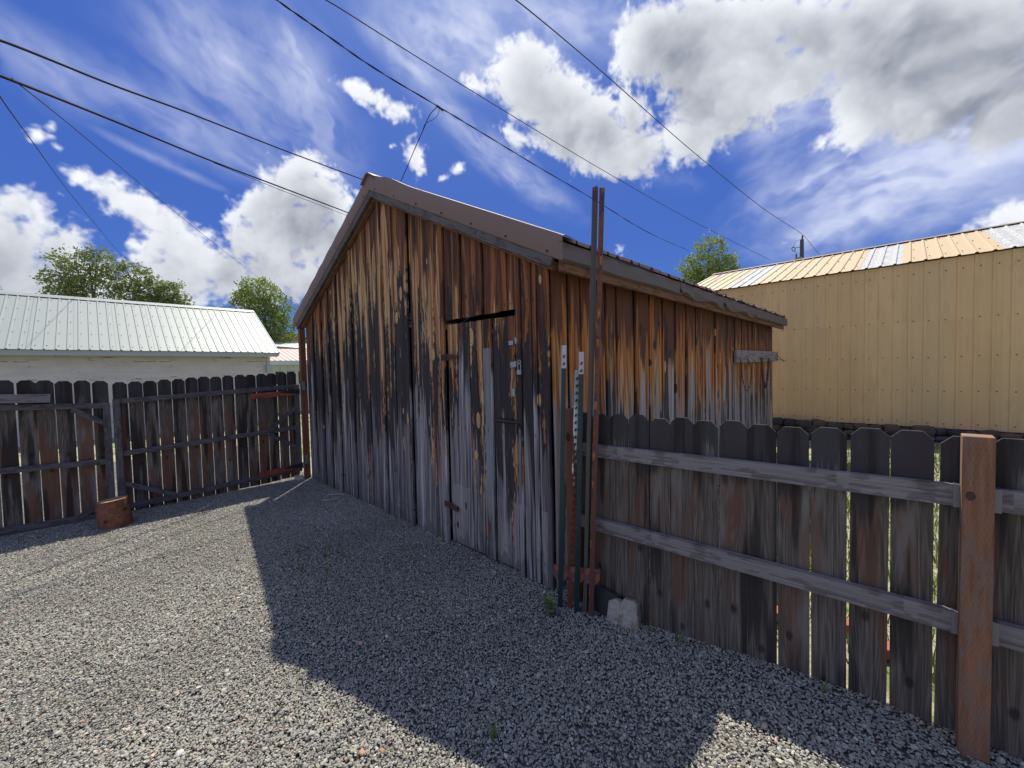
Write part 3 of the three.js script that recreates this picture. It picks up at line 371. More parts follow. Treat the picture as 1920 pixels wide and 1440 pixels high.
// ---------------------------------------------------------------- right fence
const picketShape = (w, h) => { const s = new THREE.Shape(), c = 0.035; s.moveTo(-w / 2, 0); s.lineTo(w / 2, 0); s.lineTo(w / 2, h - c); s.lineTo(w / 2 - c, h); s.lineTo(-w / 2 + c, h); s.lineTo(-w / 2, h - c); return s; };
const rF = rng(55);
function picket(w, h, col, flip) { const g = new THREE.ExtrudeGeometry(picketShape(w, h), { depth: 0.011, bevelEnabled: true, bevelSize: 0.0015, bevelThickness: 0.0015, bevelSegments: 1 }); setUV(g, (x, y) => [(col + 0.5 + (flip ? -1 : 1) * clamp(x / w, -0.48, 0.48)) / NP, clamp((y + 1.8 - h) / 1.8, 0.001, 0.998)]); return g; }
{ const f = thing('picket_fence', 'dark weathered dog-eared picket fence joining the shed corner', 'fence', [0, 0, 0]);
  for (let i = 0; i < 19; i++) { const x = 0.26 + 0.149 * i; if (x > 2.9) break; const y0 = groundY(x, 0) - 0.02, top = 1.462 + 0.022 * (rF() - 0.5) + (i > 10 ? 0.01 : 0), w = 0.137 + 0.004 * rF(); const m = part('picket', picket(w, top - y0, (i * 5 + 3) % 8, rF() < 0.5), picketWood, f); m.position.set(x + 0.004 * (rF() - 0.5), y0, -0.036 - 0.004 * rF()); m.rotation.z = (rF() - 0.5) * 0.016; m.rotation.y = (rF() - 0.5) * 0.07; }
  for (const [y, dy] of [[1.19, 0.035], [0.645, 0.033]]) { const g = beam([0.24, y, 0.008], [2.195, y + dy, 0.008], 0.09, 0.04); part('rail', g, greyWood, f); part('rail', beam([2.275, y + dy + 0.002, 0.008], [3.1, y + dy + 0.01, 0.008], 0.09, 0.04), greyWood, f);
    for (const [x, s] of [[2.183, 1], [2.29, -1]]) part('rail_bracket', new RoundedBoxGeometry(0.026, 0.098, 0.046, 1, 0.002).translate(x, y + dy, 0.009), new THREE.MeshStandardMaterial({ color: lin(0.22, 0.22, 0.24), roughness: 0.5, metalness: 0.7 }), f); }
  const p = new RoundedBoxGeometry(0.089, 1.47, 0.089, 2, 0.005); setUV(p, (x, y, z) => [(x + z * 0.9) / 0.2 + 0.5, (y + 0.735) / 1.47]); p.translate(2.234, 0.755, 0.053); part('post', p, incised, f);
  const p2 = new RoundedBoxGeometry(0.089, 1.55, 0.089, 2, 0.005); setUV(p2, (x, y, z) => [(x + z * 0.9) / 0.2 + 0.5, (y + 0.77) / 1.6]); p2.translate(0.19, 0.715, 0.0); part('post', p2, stained, f);
}

// ---------------------------------------------------------------- steel posts at the shed corner
function teePost(parent, L, mats, plateY, plateMat, whiteTop, studs = true) {   // local axes: y along, stem towards +z
  const seg = (y0, y1, m, name) => { const s = new THREE.Shape(); const w = 0.0175, t = 0.0045, st = 0.03; s.moveTo(-w, -t); s.lineTo(w, -t); s.lineTo(w, 0); s.lineTo(0.004, 0.002); s.lineTo(0.003, st); s.lineTo(-0.003, st); s.lineTo(-0.004, 0.002); s.lineTo(-w, 0); const g = new THREE.ExtrudeGeometry(s, { depth: y1 - y0, bevelEnabled: false }); g.rotateX(-Math.PI / 2); g.scale(1, 1, -1); g.translate(0, y0, 0); const idx = g.index; if (!idx) { const p = g.attributes.position.array; for (let i = 0; i < p.length; i += 9) for (let k = 0; k < 3; k++) { const q = p[i + 3 + k]; p[i + 3 + k] = p[i + 6 + k]; p[i + 6 + k] = q; } } g.computeVertexNormals(); return part(name, g, m, parent); };
  seg(-0.12, L - whiteTop, mats[0], 'shaft'); if (whiteTop) seg(L - whiteTop, L, mats[1], 'painted_tip');
  if (studs) { const q = []; for (let y = 0.45; y < L - 0.03; y += 0.054) { const b = new THREE.BoxGeometry(0.012, 0.022, 0.009); b.rotateZ(0.5); b.translate(0, y, -0.0085); q.push(b); } part('studs', mergeGeometries(q), mats[2] ?? mats[0], parent); }
  if (plateY) { const s = new THREE.Shape(); s.moveTo(-0.058, 0.05); s.lineTo(-0.035, 0.04); s.lineTo(-0.017, 0.052); s.lineTo(0.017, 0.052); s.lineTo(0.035, 0.04); s.lineTo(0.058, 0.05); s.lineTo(0.058, -0.035); s.lineTo(0.022, -0.075); s.lineTo(-0.022, -0.075); s.lineTo(-0.058, -0.035); const g = new THREE.ExtrudeGeometry(s, { depth: 0.003, bevelEnabled: false }); g.translate(0, plateY, 0.0015); part('anchor_plate', g, plateMat, parent); }
}
const chip = (base, under, white, wthr) => makeTex(64, 512, (u, v, c) => { const a = fbm2(u * 6, v * 40, 4), b = fbm2(u * 5 + 9, v * 22, 4); set3(c, base); mul(c, 0.8 + 0.4 * a); blend(c, under, ss(0.47, 0.56, a)); if (white) blend(c, white, ss(0.03, 0.08, v - wthr + (b - 0.5) * 0.5)); });
const greenPaint = new THREE.MeshStandardMaterial({ color: lin(0.012, 0.036, 0.042), roughness: 0.4, metalness: 0.1, side: THREE.DoubleSide });
const whitePaint = new THREE.MeshStandardMaterial({ color: lin(0.48, 0.50, 0.56), roughness: 0.5, side: THREE.DoubleSide });
const rustPlate = new THREE.MeshStandardMaterial({ map: rustTex, roughness: 0.85, color: lin(2.6, 2.4, 2.2), side: THREE.DoubleSide });
const brownSteel = new THREE.MeshStandardMaterial({ map: rustTex, roughness: 0.7, metalness: 0.3, color: lin(1.7, 1.75, 1.65), side: THREE.DoubleSide });
const redTex = chip([0.22, 0.036, 0.026], [0.09, 0.035, 0.02], [0.5, 0.62, 0.62], 0.62);
const redPaint = new THREE.MeshStandardMaterial({ map: redTex, roughness: 0.7, side: THREE.DoubleSide });
const greenTipPaint = new THREE.MeshStandardMaterial({ color: lin(0.30, 0.40, 0.40), roughness: 0.7, side: THREE.DoubleSide });
function standing(name, label, base, top, turn, build) { const a = new THREE.Vector3(...base), b = new THREE.Vector3(...top), d = b.clone().sub(a), t = thing(name, label, 'steel post', base, 'steel posts leaning at the shed corner'); t.quaternion.setFromUnitVectors(new THREE.Vector3(0, 1, 0), d.clone().normalize()); t.rotateY(turn); build(t, d.length()); return t; }
const faceCam = 0.6 + Math.PI;
standing('green_steel_post', 'green steel post with white tip against the shed corner boards', [0.172, -0.02, 0.178], [0.205, 1.97, 0.115], faceCam, (t, L) => teePost(t, L, [greenPaint, whitePaint], 0.30, rustPlate, 0.17));
standing('green_steel_post', 'green steel post with white tip beside the chipped red post', [0.29, -0.02, 0.135], [0.345, 1.915, 0.095], faceCam, (t, L) => teePost(t, L, [greenPaint, whitePaint], 0.31, rustPlate, 0.16));
standing('red_steel_post', 'chipped red steel post with pale green tip and rusty foot', [0.225, -0.02, 0.13], [0.30, 1.785, 0.088], faceCam, (t, L) => { const g = L; teePost(t, g, [redPaint, greenTipPaint, rust], 0.30, rust, 0.26); t.children.forEach((m) => { if (m.name === 'shaft') setUV(m.geometry, (x, y, z) => [x / 0.05 + z / 0.06, y / g]); }); });
standing('tall_steel_post', 'tall rusty brown steel post with spade anchor plate above the fence', [0.40, -0.02, 0.115], [0.53, 3.02, 0.09], faceCam, (t, L) => teePost(t, L, [brownSteel, brownSteel], 0.33, rustPlate, 0.12, false));
standing('tall_steel_post', 'tall dark steel post without plate leaning next to the brown spade post', [0.355, -0.02, 0.10], [0.478, 3.05, 0.075], faceCam + 1.15, (t, L) => teePost(t, L, [new THREE.MeshStandardMaterial({ color: lin(0.09, 0.078, 0.062), roughness: 0.7, metalness: 0.1, side: THREE.DoubleSide }), brownSteel], 0, rustPlate, 0.1, false));

// ---------------------------------------------------------------- stones
function rockGeo(seed, sx, sy, sz, detail = 3, rough = 0.25) { const r = rng(seed), g = new THREE.IcosahedronGeometry(1, detail), o = r() * 50; warp(g, (p) => { const n = 1 + rough * (fbm3(p[0] * 1.4 + o, p[1] * 1.4, p[2] * 1.4, 3) - 0.5) * 2, q = Math.max(Math.abs(p[0]), Math.abs(p[1]), Math.abs(p[2])), k = mix(1, 0.82 / q, 0.55); p[0] *= n * k * sx; p[1] *= n * k * sy; p[2] *= n * k * sz; }); return g; }
function slabGeo() { const s = new THREE.Shape(); [[-0.11, 0], [-0.112, 0.13], [-0.075, 0.155], [-0.03, 0.15], [-0.01, 0.178], [0.06, 0.19], [0.078, 0.175], [0.1, 0.06], [0.112, -0.01]].forEach(([x, y], i) => (i ? s.lineTo(x, y) : s.moveTo(x, y))); const g = new THREE.ExtrudeGeometry(s, { depth: 0.045, bevelEnabled: true, bevelSize: 0.008, bevelThickness: 0.010, bevelSegments: 2, steps: 1 }); return warp(g, (p) => { p[2] += 0.012 * (n2(p[0] * 22 + 5, p[1] * 22) - 0.5); }); }
const stoneTex = makeTex(256, 256, (u, v, c) => { const a = fbm2(u * 8, v * 8, 5), b = n2(u * 100, v * 100); set3(c, [0.36, 0.33, 0.27]); blend(c, [0.27, 0.22, 0.15], ss(0.5, 0.65, a)); mul(c, 0.75 + 0.5 * b); });
const paleStone = new THREE.MeshStandardMaterial({ map: stoneTex, bumpMap: stoneTex, bumpScale: 0.004, roughness: 0.95 });
{ const m = single('flat_stone', 'flat pale stone slab leaning against the bottom of the picket fence', 'stone', slabGeo(), paleStone, [0.625, -0.01, 0.03]); m.rotation.set(-0.2, 0.1, -0.04); }
{ const m = single('dark_stone', 'dark rounded stone behind the feet of the tall steel posts', 'stone', rockGeo(8, 0.11, 0.13, 0.035, 3, 0.2), paint([0.03, 0.028, 0.032], 0.8), [0.475, 0.07, 0.02]); m.rotation.x = -0.1; }
const peb = (seed, x, z, s, rgb, label) => single('pebble', label, 'pebble', rockGeo(seed, s, s * 0.42, s * 0.7, 1, 0.45), paint(rgb, 0.9), [x, groundY(x, z) + s * 0.3, z]);
peb(11, 0.58, 0.07, 0.035, [0.33, 0.32, 0.29], 'smooth pale pebble in front of the leaning flat stone');
peb(12, 0.53, 0.03, 0.022, [0.36, 0.31, 0.24], 'small tan pebble touching the leaning flat stone');
peb(13, 0.2, 1.74, 0.019, [0.36, 0.22, 0.14], 'rounded orange pebble in the sunlit gravel');
peb(14, 0.26, 1.67, 0.017, [0.32, 0.17, 0.11], 'narrow brick-red pebble beside the orange one');
peb(15, -0.44, 2.34, 0.024, [0.46, 0.44, 0.39], 'whitish pebble alone in the sunlit gravel');
peb(16, -0.56, 1.39, 0.022, [0.42, 0.27, 0.19], 'pinkish pebble in the shed shadow on the gravel');
peb(17, -0.95, 0.1, 0.02, [0.4, 0.33, 0.24], 'tan pebble on the gravel below the shed door');
peb(18, -3.25, 1.88, 0.024, [0.38, 0.27, 0.21], 'pink pebble in the sun on the way to the log');
single('cream_stone', 'cream stone at the foot of the brown gate post', 'stone', rockGeo(21, 0.09, 0.06, 0.07, 2, 0.3), paint([0.5, 0.45, 0.34], 0.95), [-5.40, 0.03, 0.20]);
single('bent_wire', 'curled pale wire lying on the gravel near the shed wall', 'wire', new THREE.TubeGeometry(new THREE.CatmullRomCurve3([[-4.05, 0.02, 0.26], [-3.98, 0.025, 0.15], [-3.86, 0.03, 0.10], [-3.76, 0.025, 0.2], [-3.80, 0.02, 0.32], [-3.88, 0.015, 0.38]].map((p) => new THREE.Vector3(...p))), 30, 0.006, 5), paint([0.45, 0.43, 0.38], 0.7));

// ---------------------------------------------------------------- gate on the left
const GX = -5.42;
const redWood = new THREE.MeshStandardMaterial({ map: railTex, bumpMap: railTex, bumpScale: 0.002, roughness: 0.75, color: lin(1.5, 0.38, 0.24) });
function gateLeaf(name, label, z0, z1, n, hingeZ, tilt, railY, build) {
  const t = thing(name, label, 'gate', [GX, 0, hingeZ], 'wooden yard gates'); const sl = tilt, Z = (z) => z - hingeZ, w = (z1 - z0) / n;
  for (let i = 0; i < n; i++) { const h = 1.79 + 0.012 * (rF() - 0.5), m = part('picket', picket(w - 0.009 - 0.004 * rF(), h, 8 + ((i * 3 + 1) % 8), rF() < 0.5), picketWood, t); m.rotation.y = Math.PI / 2 + (rF() - 0.5) * 0.03; m.position.set(-0.06, 0.055 + 0.01 * rF() - sl * Z(z0 + w * (i + 0.5)), Z(z0 + w * (i + 0.5))); m.rotation.z = (rF() - 0.5) * 0.008; }
  for (const y of railY) part('rail', beam([-0.018, y - sl * Z(z0), Z(z0 + 0.02)], [-0.018, y - sl * Z(z1), Z(z1 - 0.02)], 0.068, 0.038), darkGreyWood, t);
  build(t, Z, (z) => -sl * Z(z)); return t;
}
gateLeaf('wooden_gate', 'dark picket gate with two red boards hinged on the brown post', 0.16, 2.41, 15, 0.1, 0.045, [1.60, 0.90, 0.18], (t, Z, Y) => {
  for (const z of [0.185, 2.385]) part('stile', beam([0.0215, 0.15 + Y(z), Z(z)], [0.0215, 1.63 + Y(z), Z(z)], 0.036, 0.07, [1, 0, 0]), darkGreyWood, t);
  const dg = (a, b) => part('brace', beam([0.012, a[1] + Y(a[0]), Z(a[0])], [0.012, b[1] + Y(b[0]), Z(b[0])], 0.06, 0.02), darkGreyWood, t); dg([0.62, 0.92], [0.19, 1.26]); dg([0.62, 0.86], [0.19, 0.55]); dg([2.34, 0.50], [1.83, 0.21]);
  for (const [y, zl] of [[1.50, 0.86], [0.235, 0.80]]) { const b = part('red_board', beam([0.03, y + Y(0.22), Z(0.22)], [0.03, y + Y(zl), Z(zl)], 0.085, 0.03), redWood, t);
    const s = new THREE.Shape(); s.moveTo(0, -0.045); s.lineTo(-0.30, -0.008); s.lineTo(-0.30, 0.008); s.lineTo(0, 0.045); const g = new THREE.ExtrudeGeometry(s, { depth: 0.006, bevelEnabled: false }); g.rotateY(Math.PI / 2); g.translate(0.0465, y + 0.01, Z(0.14)); part('strap_hinge', g, darkIron, t); const c = new THREE.CylinderGeometry(0.012, 0.012, 0.11, 8); c.translate(0.05, y + 0.01, Z(0.135)); part('hinge_barrel', c, galv, t); }
});
gateLeaf('wooden_gate', 'dark picket gate meeting the hinged one behind the log', 2.45, 4.15, 11, 4.2, -0.045, [1.53, 0.80, 0.11], (t, Z, Y) => {
  part('stile', beam([0.0215, 0.08 + Y(2.475), Z(2.475)], [0.0215, 1.56 + Y(2.475), Z(2.475)], 0.036, 0.07, [1, 0, 0]), darkGreyWood, t);
  const dg = (a, b) => part('brace', beam([0.012, a[1] + Y(a[0]), Z(a[0])], [0.012, b[1] + Y(b[0]), Z(b[0])], 0.06, 0.02), darkGreyWood, t); dg([2.50, 1.30], [2.78, 1.49]); dg([2.50, 0.30], [2.78, 0.13]);
  part('kick_board', beam([-0.03, 0.045 + Y(2.47), Z(2.47)], [-0.03, 0.045 + Y(4.15), Z(4.15)], 0.09, 0.03), darkGreyWood, t);
  part('nailed_plank', beam([0.022, 1.635 + Y(2.95), Z(2.95)], [0.022, 1.635 + Y(3.5), Z(3.5)], 0.10, 0.035), greyWood, t);
});
{ const p = new RoundedBoxGeometry(0.09, 2.62, 0.09, 2, 0.005); setUV(p, (x, y, z) => [(x + z * 0.9) / 0.2 + 0.5, (y + 1.3) / 2.0]); p.translate(0, 1.27, 0); const t = thing('gate_post', 'tall reddish brown square gate post against the far shed corner', 'post', [-5.435, 0, 0.058]); part('post', p, stained, t);
  for (const y of [1.60, 0.33]) part('hinge_plate', new RoundedBoxGeometry(0.006, 0.15, 0.05, 1, 0.002).translate(0.049, y, 0.015), galv, t); }
{ // log
  const barkTex = makeTex(512, 256, (u, v, c) => { const a = fbm2(u * 26, v * 6, 5), b = fbm2(u * 60, v * 30, 3); set3(c, [0.21, 0.085, 0.045]); mul(c, 0.45 + 1.0 * a); blend(c, [0.07, 0.04, 0.03], ss(0.55, 0.65, b) * 0.7); for (const [x, y] of [[0.3, 0.6], [0.55, 0.3], [0.8, 0.75], [0.1, 0.3]]) { const k = Math.hypot((u - x) / 0.03, (v - y) / 0.06); if (k < 1) mul(c, 0.35); } });
  const endTex = makeTex(256, 256, (u, v, c) => { const r2 = Math.hypot(u - 0.5, v - 0.5), n = fbm2(u * 9, v * 9, 3); set3(c, [0.42, 0.26, 0.13]); mul(c, 0.7 + 0.3 * Math.sin(r2 * 150 + n * 4) * 0.5 + 0.2 * n); });
  const lg = thing('log_round', 'cut log round with reddish bark standing by the gates', 'log', [-4.90, -0.005, 2.455]); lg.rotation.set(0.05, 0.4, 0.06);
  const g = new THREE.CylinderGeometry(0.145, 0.155, 0.33, 40, 6, true); warp(g, (p) => { const a = Math.atan2(p[2], p[0]), n = 1 + 0.05 * (n2(a * 2 + 20, p[1] * 5 + 9) - 0.5) * 2 + 0.035 * (n2(Math.cos(a) * 14 + 40, Math.sin(a) * 14 + p[1] * 6) - 0.5); p[0] *= n; p[2] *= n; }); g.translate(0, 0.165, 0); part('bark', g, new THREE.MeshStandardMaterial({ map: barkTex, bumpMap: barkTex, bumpScale: 0.008, roughness: 0.95 }), lg);
  part('cut_end', new THREE.CircleGeometry(0.143, 32).rotateX(-Math.PI / 2).translate(0, 0.328, 0), new THREE.MeshStandardMaterial({ map: endTex, roughness: 0.9 }), lg); }

// ---------------------------------------------------------------- weeds
const leafMat = new THREE.MeshPhysicalMaterial({ color: lin(0.13, 0.2, 0.06), roughness: 0.8, transmission: 0.3, thickness: 0, side: THREE.DoubleSide });
function roundLeaf(r0) { const g = new THREE.CircleGeometry(r0, 9); g.rotateX(-Math.PI / 2); g.translate(r0, 0, 0); return warp(g, (p) => { p[1] += -6 * (p[0] - r0) * (p[0] - r0) + 4 * p[2] * p[2]; }); }
{ const w = thing('leafy_weed', 'round-leaved green weed at the foot of the green posts', 'weed', [0.165, 0, 0.295]), r = rng(66);
  part('stem', new THREE.CylinderGeometry(0.004, 0.005, 0.11, 5).translate(0, 0.05, 0), paint([0.12, 0.16, 0.06]), w);
  for (let i = 0; i < 15; i++) { const m = part('leaf', roundLeaf(0.018 + 0.014 * r()), leafMat, w); m.position.set(0, 0.015 + 0.095 * (i / 15), 0); m.rotation.set(0, i * 2.4, (i / 15) * 0.7 - 0.1); } }
function tuft(label, x, z, n, h, seed) { const r = rng(seed), q = []; for (let i = 0; i < n; i++) { const a = r() * 6.28, l = h * (0.5 + 0.6 * r()), g = new THREE.PlaneGeometry(0.006, l, 1, 3); g.translate(0, l / 2, 0); warp(g, (p) => { const f = p[1] / l; p[0] *= 1 - f * 0.85; p[2] += 0.5 * l * f * f; }); g.rotateY(a); g.translate(0.03 * (r() - 0.5), 0, 0.03 * (r() - 0.5)); q.push(g); } single('grass_tuft', label, 'grass', mergeGeometries(q), grassMat, [x, groundY(x, z), z], 'grass tufts in the gravel'); }
tuft('small grass tuft in the gravel at the edge of the shed shadow', 0.61, 1.27, 34, 0.07, 1);
tuft('thin grass tuft in the shaded gravel in front of the shed wall', -2.05, 1.05, 40, 0.06, 2);
tuft('short grass tuft in the shaded gravel before the shed door', -1.6, 0.45, 26, 0.04, 3);
tuft('sparse grass tuft against the base of the shed door hinge side', -1.47, 0.06, 22, 0.05, 4);
tuft('dry grass tuft at the foot of the picket fence', 1.02, 0.05, 16, 0.07, 5);

[[-2.35, 1.2], [-1.95, 1.3], [-2.2, 0.85], [-1.75, 1.15]].forEach(([x, z], i) => tuft('low green grass in the shaded gravel away from the shed wall', x, z, 26, 0.045, 20 + i));
[[-4.3, 0.05], [-3.35, 0.06], [-2.5, 0.05], [-0.95, 0.05]].forEach(([x, z], i) => tuft('sparse grass blades growing along the foot of the shed boards', x, z, 9, 0.05, 30 + i));
[[0.82, 0.04], [1.3, 0.04], [1.75, 0.05]].forEach(([x, z], i) => tuft('few grass blades poking out under the picket fence', x, z, 10, 0.06, 40 + i));

// ---------------------------------------------------------------- lot behind the fence: bricks and rubble under the tan building
{ const bm = paint([0.32, 0.11, 0.055], 0.9), r = rng(17), bg = new RoundedBoxGeometry(0.2, 0.06, 0.095, 1, 0.006); [[1.42, -0.55], [1.72, -0.62], [1.98, -0.5]].forEach(([x, z], i) => { const m = single('brick', ['orange brick lying behind the fence, closest to the shed', 'orange brick between two others behind the fence', 'orange brick behind the fence next to the post'][i], 'brick', bg, bm, [x, groundY(x, z) + 0.022, z]); m.rotation.y = r(); }); }
{ const rw = thing('rubble_footing', 'dark lava stone footing along the bottom of the tan metal wall', 'stone wall', [0, 0, -9.36]), r = rng(88), mats = [paint([0.045, 0.043, 0.046], 0.95), paint([0.075, 0.065, 0.06], 0.95), paint([0.11, 0.075, 0.055], 0.95)], gs = [rockGeo(31, 1, 0.62, 0.7, 2, 0.35), rockGeo(32, 1, 0.55, 0.8, 2, 0.35), rockGeo(33, 1, 0.7, 0.6, 2, 0.4)];
  for (let row = 0; row < 3; row++) for (let x = -0.9 + row * 0.1; x < 6.2;) { const s = 0.10 + 0.09 * r(), m = part('stone', gs[Math.floor(r() * 3)], mats[Math.floor(r() * 3)], rw); m.scale.setScalar(s); m.position.set(x + s, 0.05 + row * 0.14 + 0.03 * r(), 0.02 + 0.08 * r()); m.rotation.set(0.3 * (r() - 0.5), 0.6 * (r() - 0.5), 0.3 * (r() - 0.5)); x += s * 1.75; }
  part('rubble_core', box(-2.9, 9.0, -0.05, 0.37, -0.35, -0.04), mats[0], rw); }

// ---------------------------------------------------------------- tan metal building
const PW = 0.692, RB = PW / 3;
{ const b = thing('tan_metal_building', 'long tan ribbed metal building with pale translucent roof strips', 'building');
  const dirt = makeTex(512, 512, (u, v, c) => { const a = fbm2(u * 4, v * 3, 4), s = fbm2(u * 60, v * 5, 3), st = fbm2(u * 14 + 5, v * 4, 5); set3(c, [0.74, 0.515, 0.25]); mul(c, 0.86 + 0.16 * a + 0.12 * s); blend(c, [0.30, 0.19, 0.085], ss(0.62, 0.74, st) * 0.14); });
  const wallMat = new THREE.MeshStandardMaterial({ map: dirt, roughness: 0.6, side: THREE.DoubleSide }), wallMats = [[1, 1, 1], [0.93, 0.94, 0.96], [0.97, 0.95, 0.92]].map((q) => { const m = wallMat.clone(); m.color = lin(...q); return m; }), roofMat = new THREE.MeshStandardMaterial({ color: lin(0.50, 0.385, 0.225), roughness: 0.55, side: THREE.DoubleSide });
  const fib = makeTex(256, 256, (u, v, c) => { const a = n2(u * 50, v * 22), w = fbm2(u * 6, v * 6, 3); set3(c, [0.46, 0.47, 0.46]); blend(c, [0.19, 0.2, 0.21], ss(0.5, 0.75, a) * 0.75); mul(c, 0.8 + 0.4 * w); }); const whiteMat = new THREE.MeshStandardMaterial({ map: fib, roughness: 0.6, side: THREE.DoubleSide });
  const x0 = 1.223, k0 = -6, k1 = 10; const wall = subgroup('front_wall', b), roof = subgroup('roof', b);
  for (let k = k0; k < k1; k++) { const a = x0 + k * PW, e = a + PW + 0.003, lap = (k & 1) * 0.004; const g = ribbedPanel(a, e, RB, 0.018, (u, s, h) => [u, mix(0.40, 3.83, s), -9.5 + h + lap], 1, x0 + RB * 0.5); setUV(g, (x, y) => [x / 2.1, y / 2.6]); const m = part('wall_panel', g, wallMats[((k * 7) % 3 + 3) % 3], wall);
    const q = []; for (let j = 0; j < 3; j++) for (const y of [0.50, 1.16, 1.86, 2.62, 3.6]) { const c = new THREE.CylinderGeometry(0.011, 0.011, 0.01, 6); c.rotateX(Math.PI / 2); c.translate(a + RB * (j + 0.5) + 0.06, y + 0.008 * Math.sin(k * 3 + j), -9.495 + lap); q.push(c); } part('screws', mergeGeometries(q), dark, m);
    const white = k === 0 || k === 3 || k === -4; const rp = part('roof_panel', ribbedPanel(a, e, RB, 0.022, (u, s, h) => [u, mix(3.845, 4.97, s) + h + lap, mix(-9.42, -12.8, s)], 1, x0 + RB * 0.5), white ? whiteMat : roofMat, roof); if (white) setUV(rp.geometry, (x, y, z) => [x / 0.7, z / 0.9]);
    if (!white) { const q2 = []; for (let j = 0; j < 3; j++) for (const s of [0.12, 0.5, 0.88]) { const c = new THREE.CylinderGeometry(0.012, 0.012, 0.012, 6); c.translate(a + RB * (j + 0.5) + 0.06, mix(3.84, 4.97, s) + lap + 0.005, mix(-9.33, -12.8, s)); q2.push(c); } part('screws', mergeGeometries(q2), dark, rp); } }
  const xl = x0 + k0 * PW, xr = x0 + k1 * PW; part('roof_panel', flatGeo([xl, 4.97, -12.8, xr, 4.97, -12.8, xr, 3.84, -16.2, xl, 4.97, -12.8, xr, 3.84, -16.2, xl, 3.84, -16.2]), roofMat, roof);
  part('ridge_cap', ridgeCap(0.333, 0.18, xr - xl).rotateY(Math.PI / 2).translate(xl, 5.015, -12.8), paint([0.25, 0.2, 0.17], 0.6), roof);
  const gable = (x) => [x, 0.4, -9.52, x, 0.4, -16.0, x, 3.80, -16.0, x, 0.4, -9.52, x, 3.80, -16.0, x, 3.80, -9.52, x, 3.80, -9.52, x, 3.80, -16.0, x, 4.93, -12.8];
  part('end_wall', flatGeo(gable(xl + 0.03)), wallMat, b); part('end_wall', flatGeo(gable(xr - 0.03)), wallMat, b); part('back_wall', box(xl + 0.05, xr - 0.05, 0.4, 3.78, -16.0, -15.9), wallMat, b); }

